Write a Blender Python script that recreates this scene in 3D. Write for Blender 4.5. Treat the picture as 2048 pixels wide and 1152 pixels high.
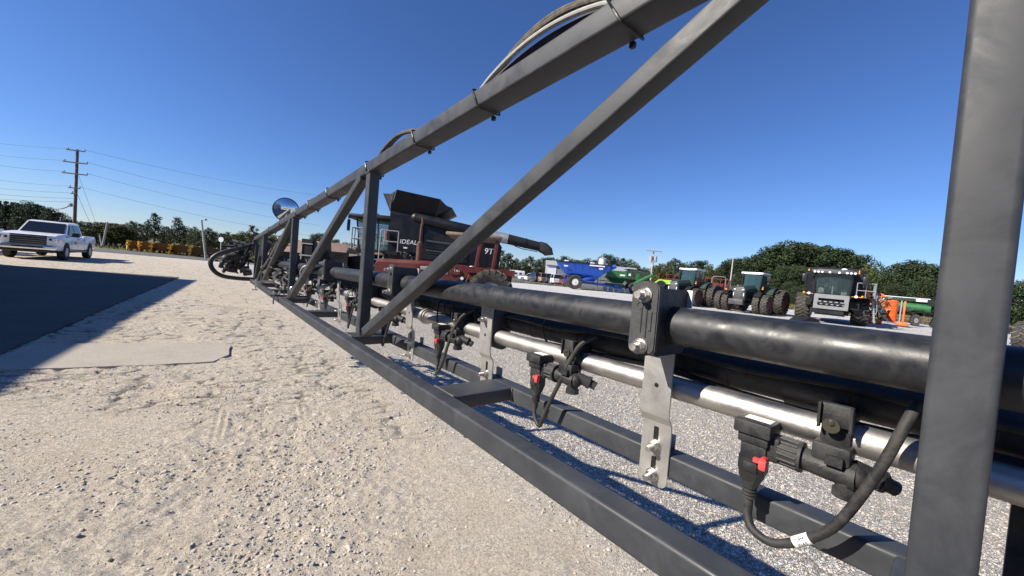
import bpy, bmesh, math, random
import numpy as np
from math import radians, sin, cos, pi, tan, atan2, sqrt
from mathutils import Vector, Matrix, noise
for _o in list(bpy.data.objects): bpy.data.objects.remove(_o)
SC = bpy.context.scene
COL = SC.collection
random.seed(7)
RNG = np.random.default_rng(11)

# ------------------------------------------------------------------ camera
CAM_H = 1.6
ROLL = radians(5.3); PITCH = radians(2.6)
cam_data = bpy.data.cameras.new('camera')
cam = bpy.data.objects.new('camera', cam_data)
COL.objects.link(cam)
cam_data.sensor_width = 36.0
cam_data.lens = 36.0 * 760 / 2048
cam_data.clip_start = 0.02
cam_data.clip_end = 4000
_fwd = Vector((0, cos(PITCH), -sin(PITCH)))
_up0 = Vector((0, sin(PITCH), cos(PITCH)))
_rt0 = Vector((1, 0, 0))
_rt = _rt0 * cos(ROLL) + _up0 * sin(ROLL)
_up = -_rt0 * sin(ROLL) + _up0 * cos(ROLL)
cam.matrix_world = Matrix(((_rt.x, _up.x, -_fwd.x, 0), (_rt.y, _up.y, -_fwd.y, 0), (_rt.z, _up.z, -_fwd.z, CAM_H), (0, 0, 0, 1)))
SC.camera = cam

# ------------------------------------------------------------------ sky and sun
SUN_EL = radians(36)
SUN_TRAVEL = Vector((0.930, 0.366, 0)).normalized()          # horizontal way the light travels
world = bpy.data.worlds.new('World'); SC.world = world
world.use_nodes = True
wn = world.node_tree.nodes; wl = world.node_tree.links
bg = wn['Background']
sky = wn.new('ShaderNodeTexSky'); sky.sky_type = 'NISHITA'; sky.sun_disc = False
sky.sun_elevation = SUN_EL
sky.sun_rotation = atan2(-SUN_TRAVEL.x, -SUN_TRAVEL.y)
sky.altitude = 100; sky.air_density = 1.0; sky.dust_density = 0.0; sky.ozone_density = 2.5
_tc = wn.new('ShaderNodeTexCoord'); _sp = wn.new('ShaderNodeSeparateXYZ'); wl.new(_tc.outputs['Generated'], _sp.inputs[0])
_rp = wn.new('ShaderNodeValToRGB'); _e = _rp.color_ramp.elements
_e[0].position = 0.0; _e[0].color = (.86, 1.0, 1.38, 1); _e[1].position = .75; _e[1].color = (.62, .90, 1.42, 1)
_q = _rp.color_ramp.elements.new(.16); _q.color = (.68, .93, 1.45, 1)
wl.new(_sp.outputs[2], _rp.inputs[0])
_mx = wn.new('ShaderNodeMix'); _mx.data_type = 'RGBA'; _mx.blend_type = 'MULTIPLY'; _mx.inputs[0].default_value = 1
wl.new(sky.outputs[0], _mx.inputs[6]); wl.new(_rp.outputs[0], _mx.inputs[7])
wl.new(_mx.outputs[2], bg.inputs[0]); bg.inputs[1].default_value = 0.057
sun_d = bpy.data.lights.new('sun', 'SUN'); sun_d.energy = 5.0; sun_d.angle = radians(0.53); sun_d.color = (1.0, 0.92, 0.80)
sun = bpy.data.objects.new('sun', sun_d); COL.objects.link(sun)
_tr = Vector((SUN_TRAVEL.x * cos(SUN_EL), SUN_TRAVEL.y * cos(SUN_EL), -sin(SUN_EL)))
sun.rotation_euler = _tr.to_track_quat('-Z', 'Y').to_euler()
sun.location = (-30, -5, 30)
SC.view_settings.view_transform = 'Standard'; SC.view_settings.look = 'None'
SC.view_settings.exposure = 0.70; SC.view_settings.gamma = 1.0
try: SC.view_settings.use_curve_mapping = False
except Exception: pass
SC.cycles.max_bounces = 6

# ------------------------------------------------------------------ materials
def _new(name):
    m = bpy.data.materials.new(name); m.use_nodes = True
    nt = m.node_tree; b = nt.nodes['Principled BSDF']
    return m, nt, nt.nodes, nt.links, b
def _ramp(n, l, src, p0, c0, p1, c1):
    r = n.new('ShaderNodeValToRGB'); e = r.color_ramp.elements
    e[0].position = p0; e[0].color = (*c0, 1) if len(c0) == 3 else c0
    e[1].position = p1; e[1].color = (*c1, 1) if len(c1) == 3 else c1
    l.new(src, r.inputs[0]); return r
def _noise(n, l, scale, detail=4, rough=.55, vec=None, dist=0):
    t = n.new('ShaderNodeTexNoise'); t.inputs['Scale'].default_value = scale
    t.inputs['Detail'].default_value = detail; t.inputs['Roughness'].default_value = rough
    t.inputs['Distortion'].default_value = dist
    if vec is not None: l.new(vec, t.inputs['Vector'])
    return t
def _mix(n, l, fac, a, b, mode='MIX'):
    m = n.new('ShaderNodeMix'); m.data_type = 'RGBA'; m.blend_type = mode
    if isinstance(fac, (int, float)): m.inputs[0].default_value = fac
    else: l.new(fac, m.inputs[0])
    for k, v in ((6, a), (7, b)):
        if isinstance(v, tuple): m.inputs[k].default_value = (*v, 1)
        else: l.new(v, m.inputs[k])
    return m.outputs[2]
def _math(n, l, op, a, b=None, clamp=False):
    m = n.new('ShaderNodeMath'); m.operation = op; m.use_clamp = clamp
    for k, v in ((0, a), (1, b)):
        if v is None: continue
        if isinstance(v, (int, float)): m.inputs[k].default_value = v
        else: l.new(v, m.inputs[k])
    return m.outputs[0]
def mat(name, col, rough=.5, metal=0., dust=0., dustcol=(.36, .32, .27), dscale=6., bump=0., bscale=60., var=.12, vscale=9., coat=0., spec=.5, stretch=None):
    """paint, plastic or metal with blotchy tone, dust in smudges and uneven gloss"""
    m, nt, n, l, b = _new(name)
    tc = n.new('ShaderNodeTexCoord'); vec = tc.outputs['Object']
    if stretch:
        mp = n.new('ShaderNodeMapping'); mp.inputs['Scale'].default_value = stretch; l.new(vec, mp.inputs['Vector']); vec = mp.outputs[0]
    nz = _noise(n, l, vscale, 6, .6, vec)
    lo = tuple(c * (1 - var) for c in col); hi = tuple(min(1, c * (1 + var)) for c in col)
    r = _ramp(n, l, nz.outputs[0], .3, lo, .7, hi)
    out = r.outputs[0]
    if dust > 0:
        dz = _noise(n, l, dscale, 9, .68, vec, .6)
        dr = _ramp(n, l, dz.outputs[0], .44, (0, 0, 0), .78, (dust,) * 3)
        out = _mix(n, l, dr.outputs[0], out, dustcol)
        rr = _ramp(n, l, dz.outputs[0], .35, (rough,) * 3, .75, (min(1, rough + .35),) * 3)
        l.new(rr.outputs[0], b.inputs['Roughness'])
    else:
        b.inputs['Roughness'].default_value = rough
    l.new(out, b.inputs['Base Color'])
    b.inputs['Metallic'].default_value = metal
    b.inputs['Specular IOR Level'].default_value = spec
    if coat: b.inputs['Coat Weight'].default_value = coat; b.inputs['Coat Roughness'].default_value = .08
    if bump:
        bz = _noise(n, l, bscale, 6, .6, vec)
        bp = n.new('ShaderNodeBump'); bp.inputs['Strength'].default_value = bump; bp.inputs['Distance'].default_value = .002
        l.new(bz.outputs[0], bp.inputs['Height']); l.new(bp.outputs[0], b.inputs['Normal'])
    return m
def glass_mat(name, col, rough=.04, alpha=.35):
    m, nt, n, l, b = _new(name)
    b.inputs['Base Color'].default_value = (*col, 1); b.inputs['Roughness'].default_value = rough
    b.inputs['Alpha'].default_value = alpha; b.inputs['Specular IOR Level'].default_value = .8
    return m
M = {}
M['grey'] = mat('grey_boom_paint', (.036, .039, .045), .40, 0, .30, (.12, .128, .14), 13, .02, 260, .08, 20, spec=.4)
M['air'] = mat('black_pipe_plastic', (.014, .016, .020), .33, 0, .40, (.085, .085, .085), 26, .06, 160, .22, 60)
M['blk'] = mat('black_plastic', (.014, .015, .017), .45, 0, .55, (.1, .095, .09), 26, .4, 220, .2, 30)
M['rub'] = mat('black_rubber_hose', (.016, .016, .017), .55, 0, .6, (.12, .11, .1), 30, .3, 200)
M['clampgrey'] = mat('grey_clamp_plastic', (.036, .038, .040), .5, 0, .4, (.13, .125, .12), 30, .3, 200)
M['pad'] = mat('dusty_hose_cover', (.045, .040, .034), .75, 0, .6, (.16, .14, .11), 20, .4, 200)
M['dusthose'] = mat('white_printed_hose', (.34, .33, .31), .6, 0, .6, (.2, .19, .17), 60)
M['red'] = mat('red_plastic', (.55, .03, .035), .4, 0, .25)
M['steel'] = mat('stainless_steel', (.50, .48, .455), .38, 1, .3, (.34, .31, .27), 10, .2, 200, .12, 8)
M['plate'] = mat('brushed_steel_plate', (.50, .49, .47), .42, .85, .35, (.42, .4, .36), 12, .1, 200, .08, 20)
M['bolt'] = mat('zinc_bolt', (.62, .60, .56), .28, 1, .25, (.4, .36, .3), 40)
M['white'] = mat('white_label', (.75, .75, .73), .5, 0, .25)
M['ink'] = mat('label_ink', (.03, .05, .09), .6)
M['tie'] = mat('black_cable_tie', (.012, .012, .013), .4)
M['weld'] = mat('weld_bead', (.09, .085, .08), .5, .4, .4)

# ------------------------------------------------------------------ mesh builder
class MB:
    def __init__(s): s.v = []; s.f = []; s.m = []; s.mi = 0
    def add(s, vs, fs):
        b = len(s.v); s.v.extend([tuple(p) for p in vs]); s.f.extend([tuple(i + b for i in f) for f in fs]); s.m.extend([s.mi] * len(fs)); return s
    def box(s, c, d, rz=0., R=None, ry=0.):
        hx, hy, hz = d[0] / 2, d[1] / 2, d[2] / 2
        vs = [Vector((x, y, z)) for x in (-hx, hx) for y in (-hy, hy) for z in (-hz, hz)]
        if R is None: R = Matrix.Rotation(rz, 3, 'Z') @ Matrix.Rotation(ry, 3, 'Y')
        c = Vector(c)
        return s.add([R @ v + c for v in vs], [(0, 1, 3, 2), (4, 6, 7, 5), (0, 4, 5, 1), (2, 3, 7, 6), (0, 2, 6, 4), (1, 5, 7, 3)])
    def bbox(s, c, d, r=.01, R=None, rz=0.):
        """box with chamfered edges (24 corners)"""
        h = [x / 2 for x in d]; r = min(r, min(h) * .9)
        if R is None: R = Matrix.Rotation(rz, 3, 'Z')
        bm = bmesh.new(); bmesh.ops.create_cube(bm, size=1)
        for v in bm.verts: v.co = Vector((v.co.x * d[0], v.co.y * d[1], v.co.z * d[2]))
        bmesh.ops.bevel(bm, geom=bm.edges[:], offset=r, segments=2, affect='EDGES', profile=.5)
        c = Vector(c); bm.verts.ensure_lookup_table()
        vs = [R @ v.co + c for v in bm.verts]; fs = [[v.index for v in f.verts] for f in bm.faces]
        bm.free(); return s.add(vs, fs)
    def hexa(s, p):   # 8 points: bottom 4 ccw, top 4 ccw
        return s.add(p, [(3, 2, 1, 0), (4, 5, 6, 7), (0, 1, 5, 4), (1, 2, 6, 5), (2, 3, 7, 6), (3, 0, 4, 7)])
    def prism(s, poly, ext, cap=True):
        """poly: list of 3-D points, ext: vector"""
        n = len(poly); e = Vector(ext); a = [Vector(p) for p in poly]
        vs = a + [p + e for p in a]
        fs = [(i, (i + 1) % n, n + (i + 1) % n, n + i) for i in range(n)]
        if cap: fs += [tuple(range(n))[::-1], tuple(range(n, 2 * n))]
        return s.add(vs, fs)
    def loft(s, rings, cap=True, close=True):
        n = len(rings[0]); b = []; fs = []
        for r in rings: b.extend([Vector(p) for p in r])
        for k in range(len(rings) - 1):
            for i in range(n if close else n - 1):
                j = (i + 1) % n
                fs.append((k * n + i, k * n + j, (k + 1) * n + j, (k + 1) * n + i))
        if cap: fs += [tuple(range(n))[::-1], tuple(range((len(rings) - 1) * n, len(rings) * n))]
        return s.add(b, fs)
    def frame(s, d):
        d = Vector(d).normalized(); u = Vector((0, 0, 1))
        if abs(d.z) > .95: u = Vector((1, 0, 0))
        a = d.cross(u).normalized(); return a, a.cross(d).normalized()
    def cyl(s, p0, p1, r0, r1=None, n=16, cap=True):
        r1 = r0 if r1 is None else r1; p0 = Vector(p0); p1 = Vector(p1); a, b = s.frame(p1 - p0)
        rg = [[p + (a * cos(2 * pi * i / n) + b * sin(2 * pi * i / n)) * r for i in range(n)] for p, r in ((p0, r0), (p1, r1))]
        return s.loft(rg, cap)
    def tube(s, pts, r, n=8, smooth=0, cap=True):
        pts = [Vector(p) for p in pts]
        if smooth:
            q = []
            P = [pts[0] * 2 - pts[1]] + pts + [pts[-1] * 2 - pts[-2]]
            for i in range(1, len(P) - 2):
                for k in range(smooth):
                    t = k / smooth; p0, p1, p2, p3 = P[i - 1:i + 3]
                    q.append(.5 * ((2 * p1) + (-p0 + p2) * t + (2 * p0 - 5 * p1 + 4 * p2 - p3) * t * t + (-p0 + 3 * p1 - 3 * p2 + p3) * t ** 3))
            q.append(pts[-1]); pts = q
        rs = r if callable(r) else (lambda u: r)
        a, b = s.frame(pts[1] - pts[0]); rings = []
        for i, p in enumerate(pts):
            d = (pts[min(i + 1, len(pts) - 1)] - pts[max(i - 1, 0)]).normalized()
            a = (a - d * a.dot(d)).normalized(); b = d.cross(a)
            rr = rs(i / (len(pts) - 1))
            rings.append([p + (a * cos(2 * pi * k / n) + b * sin(2 * pi * k / n)) * rr for k in range(n)])
        return s.loft(rings, cap)
    def beam(s, p0, p1, a, b, side, rad=.006, seg=3, cap=True):
        """rounded rectangular tube: a wide along `side`, b tall"""
        p0 = Vector(p0); p1 = Vector(p1); d = (p1 - p0).normalized()
        sd = Vector(side); sd = (sd - d * sd.dot(d)).normalized(); up = sd.cross(d).normalized()
        prof = []
        for cx, cy, a0 in ((1, 1, 0), (-1, 1, 90), (-1, -1, 180), (1, -1, 270)):
            for k in range(seg + 1):
                t = radians(a0 + 90 * k / seg)
                prof.append((cx * (a / 2 - rad) + rad * cos(t), cy * (b / 2 - rad) + rad * sin(t)))
        return s.loft([[p + sd * x + up * y for x, y in prof] for p in (p0, p1)], cap)
    def lathe(s, prof, c=(0, 0, 0), axis='Y', n=32, close=False):
        """prof: (radius, along)"""
        c = Vector(c); rings = []
        for r, h in prof:
            rg = []
            for i in range(n):
                t = 2 * pi * i / n
                if axis == 'Y': p = Vector((r * cos(t), h, r * sin(t)))
                elif axis == 'X': p = Vector((h, r * cos(t), r * sin(t)))
                else: p = Vector((r * cos(t), r * sin(t), h))
                rg.append(p + c)
            rings.append(rg)
        return s.loft(rings, not close)
    def sphere(s, c, r, n=10, sc=(1, 1, 1)):
        c = Vector(c); vs = []; fs = []; m = n // 2 + 1
        for i in range(m + 1):
            a = pi * i / m
            for j in range(n):
                b = 2 * pi * j / n
                vs.append(c + Vector((r * sc[0] * sin(a) * cos(b), r * sc[1] * sin(a) * sin(b), r * sc[2] * cos(a))))
        for i in range(m):
            for j in range(n):
                k = (j + 1) % n; fs.append((i * n + j, (i + 1) * n + j, (i + 1) * n + k, i * n + k))
        return s.add(vs, fs)
    def mesh(s, name, mats, angle=35):
        me = bpy.data.meshes.new(name)
        me.from_pydata(s.v, [], s.f)
        if not isinstance(mats, (list, tuple)): mats = [mats]
        for m in mats: me.materials.append(M[m] if isinstance(m, str) else m)
        if len(mats) > 1: me.polygons.foreach_set('material_index', s.m)
        bm = bmesh.new(); bm.from_mesh(me); bmesh.ops.remove_doubles(bm, verts=bm.verts, dist=1e-6)
        bmesh.ops.recalc_face_normals(bm, faces=bm.faces); bm.to_mesh(me); bm.free()
        me.polygons.foreach_set('use_smooth', [True] * len(me.polygons))
        try: me.set_sharp_from_angle(angle=radians(angle))
        except Exception: pass
        me.update(); return me

def link(name, me, parent=None, loc=(0, 0, 0), rot=(0, 0, 0), label=None):
    o = bpy.data.objects.new(name, me); COL.objects.link(o)
    o.location = loc; o.rotation_euler = rot
    if parent is not None: o.parent = parent
    if label: o['label'] = label
    return o
def part(name, mb, mats, parent, loc=(0, 0, 0), rot=(0, 0, 0), label=None, angle=35):
    return link(name, mb.mesh(name, mats, angle), parent, loc, rot, label)
def tag(o, label, cat, group=None):
    o['label'] = label; o['category'] = cat
    if group: o['group'] = group
    return o
def thing(name, label, cat, loc=(0, 0, 0), rz=0., group=None, sc=None):
    o = bpy.data.objects.new(name, None); COL.objects.link(o); o.empty_display_size = .2
    o.location = loc; o.rotation_euler = (0, 0, rz)
    if sc: o.scale = sc if isinstance(sc, tuple) else (sc,) * 3
    return tag(o, label, cat, group)
def kids(o): return [c for c in bpy.data.objects if c.parent == o]
def dup(root, loc=None, rz=None, label=None, sc=None, group=None):
    def rec(o, par):
        c = o.copy(); COL.objects.link(c)
        if par is not None: c.parent = par
        for ch in kidmap.get(o, []): rec(ch, c)
        return c
    kidmap = {}
    for c in bpy.data.objects:
        if c.parent is not None: kidmap.setdefault(c.parent, []).append(c)
    r = rec(root, None)
    if loc is not None: r.location = loc
    if rz is not None: r.rotation_euler = (0, 0, rz)
    if sc is not None: r.scale = sc if isinstance(sc, tuple) else (sc,) * 3
    if label: r['label'] = label
    if group: r['group'] = group
    return r
def copyof(o, parent=None, **kw):
    c = o.copy(); COL.objects.link(c); c.parent = parent if parent is not None else o.parent
    for k, v in kw.items(): setattr(c, k, v)
    return c
def structure(name, mb, mats, angle=35):
    o = part(name, mb, mats, None, angle=angle); o['kind'] = 'structure'; return o
def text_mesh(body, size, ext=.004, shear=0., spacing=1.):
    cu = bpy.data.curves.new('lettering', 'FONT'); cu.body = body; cu.size = size; cu.extrude = ext; cu.shear = shear
    cu.align_x = 'CENTER'; cu.align_y = 'CENTER'; cu.space_character = spacing
    o = bpy.data.objects.new('lettering', cu); COL.objects.link(o)
    bpy.context.view_layer.update()
    me = bpy.data.meshes.new_from_object(o.evaluated_get(bpy.context.evaluated_depsgraph_get()))
    bpy.data.objects.remove(o); return me
def text_part(body, size, mat_, parent, loc, rot, ext=.004, shear=0., spacing=1., name='lettering'):
    me = text_mesh(body, size, ext, shear, spacing); me.materials.clear(); me.materials.append(M[mat_])
    return link(name, me, parent, loc, rot)

# ------------------------------------------------------------------ ground
def ground_mat():
    m, nt, n, l, b = _new('yard_ground')
    tc = n.new('ShaderNodeTexCoord'); vec = tc.outputs['Object']
    sep = n.new('ShaderNodeSeparateXYZ'); l.new(vec, sep.inputs[0])
    # coordinate across the boom: small = concrete side, large = loose gravel side
    acr = _math(n, l, 'ADD', _math(n, l, 'MULTIPLY', sep.outputs[0], .768), _math(n, l, 'MULTIPLY', sep.outputs[1], .641))
    big = _noise(n, l, .55, 5, .6, vec)
    mid = _noise(n, l, 3.5, 6, .65, vec)
    fine = _noise(n, l, 62, 9, .78, vec)
    zone = _math(n, l, 'ADD', acr, _math(n, l, 'MULTIPLY', _math(n, l, 'SUBTRACT', mid.outputs[0], .5), 2.2))
    gz = n.new('ShaderNodeMapRange'); gz.inputs[1].default_value = 1.75; gz.inputs[2].default_value = 2.5; l.new(zone, gz.inputs[0])
    # limestone chips
    def chips(scale, rnd=1.):
        wv = _mix(n, l, .04, vec, _noise(n, l, scale * .8, 2, .5, vec).outputs[1])
        v = n.new('ShaderNodeTexVoronoi'); v.inputs['Scale'].default_value = scale; v.inputs['Randomness'].default_value = rnd; l.new(wv, v.inputs['Vector'])
        e = n.new('ShaderNodeTexVoronoi'); e.feature = 'DISTANCE_TO_EDGE'; e.inputs['Scale'].default_value = scale; e.inputs['Randomness'].default_value = rnd; l.new(wv, e.inputs['Vector'])
        return v, e
    v1, e1 = chips(58); v2, e2 = chips(105)
    hs = n.new('ShaderNodeSeparateColor'); l.new(v1.outputs['Color'], hs.inputs[0])
    stone = _ramp(n, l, hs.outputs[0], 0., (.29, .27, .245), 1., (.86, .82, .755))
    stone.color_ramp.elements.new(.25).color = (.52, .50, .465, 1); stone.color_ramp.elements.new(.7).color = (.70, .675, .63, 1)
    warm = _ramp(n, l, hs.outputs[1], .78, (0, 0, 0), .97, (.55, .55, .55))
    stone_c = _mix(n, l, warm.outputs[0], stone.outputs[0], (.50, .38, .24))
    gap = _ramp(n, l, e1.outputs[0], 0., (.30, .29, .27), .13, (1, 1, 1))
    stone_c = _mix(n, l, 1., stone_c, gap.outputs[0], 'MULTIPLY')
    dustz = _ramp(n, l, big.outputs[0], .42, (0, 0, 0), .68, (.55, .55, .55))
    stone_c = _mix(n, l, dustz.outputs[0], stone_c, (.54, .48, .39))
    # packed dust and old concrete
    base = _ramp(n, l, mid.outputs[0], .25, (.47, .39, .285), .75, (.74, .635, .495))
    base2 = _mix(n, l, _ramp(n, l, big.outputs[0], .4, (0, 0, 0), .62, (.7, .7, .7)).outputs[0], base.outputs[0], (.60, .53, .43))
    spk = _ramp(n, l, fine.outputs[0], .38, (.42, .40, .38), .57, (1.14, 1.13, 1.11))
    base3 = _mix(n, l, 1., base2, spk.outputs[0], 'MULTIPLY')
    hs2 = n.new('ShaderNodeSeparateColor'); l.new(v2.outputs['Color'], hs2.inputs[0])
    grit = _ramp(n, l, hs2.outputs[0], 0., (.25, .225, .19), 1., (.80, .725, .61))
    gm = _ramp(n, l, _noise(n, l, 2.2, 8, .72, vec).outputs[0], .36, (.25, .25, .25), .60, (.85, .85, .85))
    base4 = _mix(n, l, gm.outputs[0], base3, grit.outputs[0])
    # crazed slab cracks further off on the concrete side
    cw = _mix(n, l, .12, vec, _noise(n, l, 2.6, 5, .6, vec).outputs[1])
    mp = n.new('ShaderNodeMapping'); mp.inputs['Rotation'].default_value = (0, 0, radians(-33)); mp.inputs['Scale'].default_value = (1.5, 3.6, 1); l.new(cw, mp.inputs['Vector'])
    cr = n.new('ShaderNodeTexVoronoi'); cr.feature = 'DISTANCE_TO_EDGE'; cr.inputs['Scale'].default_value = 1.2; l.new(mp.outputs[0], cr.inputs['Vector'])
    crk = _ramp(n, l, cr.outputs[0], .008, (.30, .27, .24), .035, (1, 1, 1))
    far = n.new('ShaderNodeMapRange'); far.inputs[1].default_value = 8.5; far.inputs[2].default_value = 10.5; l.new(sep.outputs[1], far.inputs[0])
    fz = _math(n, l, 'MULTIPLY', far.outputs[0], _ramp(n, l, big.outputs[0], .36, (.25, .25, .25), .5, (.9, .9, .9)).outputs[0])
    base5 = _mix(n, l, fz, base4, _mix(n, l, 1., base4, crk.outputs[0], 'MULTIPLY'))
    wa = n.new('ShaderNodeAttribute'); wa.attribute_name = 'wear'; ws = n.new('ShaderNodeSeparateColor'); l.new(wa.outputs['Color'], ws.inputs[0])
    base6 = _mix(n, l, _math(n, l, 'MULTIPLY', ws.outputs[1], .45), base5, _mix(n, l, .5, grit.outputs[0], (.50, .45, .375)))
    base7 = _mix(n, l, _math(n, l, 'MULTIPLY', ws.outputs[0], .8), base6, (.16, .145, .12))
    col = _mix(n, l, gz.outputs[0], base7, stone_c)
    # far yard: bleached white rock
    dist = n.new('ShaderNodeMapRange'); dist.inputs[1].default_value = 12; dist.inputs[2].default_value = 22; l.new(_math(n, l, 'ADD', sep.outputs[1], _math(n, l, 'MULTIPLY', sep.outputs[0], .6)), dist.inputs[0])
    fc = _ramp(n, l, _noise(n, l, .35, 7, .7, vec).outputs[0], .3, (.46, .445, .42), .7, (.62, .60, .575))
    fc2 = _mix(n, l, .5, fc.outputs[0], _ramp(n, l, _noise(n, l, 9, 5, .8, vec).outputs[0], .3, (.38, .37, .35), .7, (.66, .65, .625)).outputs[0])
    col = _mix(n, l, dist.outputs[0], col, fc2)
    l.new(col, b.inputs['Base Color']); b.inputs['Roughness'].default_value = .92; b.inputs['Specular IOR Level'].default_value = .25
    # relief
    hst = _math(n, l, 'MULTIPLY', _math(n, l, 'MINIMUM', _math(n, l, 'MULTIPLY', e1.outputs[0], 4.), 1.), .008)
    hst = _math(n, l, 'ADD', hst, _math(n, l, 'MULTIPLY', hs.outputs[2], .007))
    hgr = _math(n, l, 'MULTIPLY', fine.outputs[0], .014)
    hgr = _math(n, l, 'ADD', hgr, _math(n, l, 'MULTIPLY', _math(n, l, 'MULTIPLY', hs2.outputs[1], gm.outputs[0]), .007))
    hgr = _math(n, l, 'ADD', hgr, _math(n, l, 'MULTIPLY', _math(n, l, 'MULTIPLY', crk.outputs[0], fz), .012))
    hh = n.new('ShaderNodeMix'); hh.data_type = 'FLOAT'; l.new(gz.outputs[0], hh.inputs[0]); l.new(hgr, hh.inputs[2]); l.new(hst, hh.inputs[3])
    bp = n.new('ShaderNodeBump'); bp.inputs['Strength'].default_value = 1.; bp.inputs['Distance'].default_value = 1.
    l.new(hh.outputs[0], bp.inputs['Height']); l.new(bp.outputs[0], b.inputs['Normal'])
    return m
M['ground'] = ground_mat()
def simple_ground(name, c1, c2, scale, bscale=20, bd=.02, rough=.9):
    m, nt, n, l, b = _new(name)
    tc = n.new('ShaderNodeTexCoord'); vec = tc.outputs['Object']
    a = _noise(n, l, scale, 8, .7, vec); c = _noise(n, l, bscale, 6, .75, vec)
    r = _ramp(n, l, a.outputs[0], .3, c1, .7, c2)
    s = _ramp(n, l, c.outputs[0], .3, (.72,) * 3, .7, (1.15,) * 3)
    l.new(_mix(n, l, 1., r.outputs[0], s.outputs[0], 'MULTIPLY'), b.inputs['Base Color'])
    b.inputs['Roughness'].default_value = rough; b.inputs['Specular IOR Level'].default_value = .3
    bp = n.new('ShaderNodeBump'); bp.inputs['Distance'].default_value = bd; l.new(c.outputs[0], bp.inputs['Height']); l.new(bp.outputs[0], b.inputs['Normal'])
    return m
M['grassland'] = simple_ground('grassland', (.085, .10, .035), (.19, .17, .075), .22, 4, .05)
M['asphalt'] = simple_ground('asphalt', (.10, .10, .105), (.15, .15, .15), .6, 40, .01)
M['slab'] = simple_ground('shade_toned_concrete_slab', (.070, .068, .064), (.105, .10, .093), .9, 55, .0035)  # toned below concrete's own grey, deepening the barn's shade in the colour
M['patchc'] = simple_ground('new_concrete', (.36, .325, .27), (.45, .405, .34), 1.6, 42, .005)

def vnoise(X, Y, sc, seed=0, oct=4, gain=.55):
    """value noise on arrays"""
    out = np.zeros_like(X); amp = 1.; tot = 0
    r = np.random.default_rng(seed); T = r.random((256, 256))
    for o in range(oct):
        x = X * sc + 37.1 * o; y = Y * sc + 11.7 * o
        xi = np.floor(x).astype(int); yi = np.floor(y).astype(int); fx = x - xi; fy = y - yi
        fx = fx * fx * (3 - 2 * fx); fy = fy * fy * (3 - 2 * fy)
        g = lambda a, c: T[a % 256, c % 256]
        out += amp * ((g(xi, yi) * (1 - fx) + g(xi + 1, yi) * fx) * (1 - fy) + (g(xi, yi + 1) * (1 - fx) + g(xi + 1, yi + 1) * fx) * fy)
        tot += amp; amp *= gain; sc *= 2.03
    return out / tot
def cells(X, Y, sc, seed, jit=.85):
    """nearest and second nearest jittered lattice points: (edge distance, id value)"""
    r = np.random.default_rng(seed); J = r.random((64, 64, 3))
    x = X * sc; y = Y * sc; xi = np.floor(x).astype(int); yi = np.floor(y).astype(int)
    d1 = np.full(X.shape, 9.); d2 = np.full(X.shape, 9.); idv = np.zeros(X.shape)
    for dx in (-1, 0, 1):
        for dy in (-1, 0, 1):
            c = J[(xi + dx) % 64, (yi + dy) % 64]
            d = np.hypot(xi + dx + .5 + (c[..., 0] - .5) * jit - x, yi + dy + .5 + (c[..., 1] - .5) * jit - y)
            n1 = d < d1
            d2 = np.where(n1, d1, np.minimum(d2, d)); idv = np.where(n1, c[..., 2], idv); d1 = np.where(n1, d, d1)
    return (d2 - d1), idv
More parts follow.
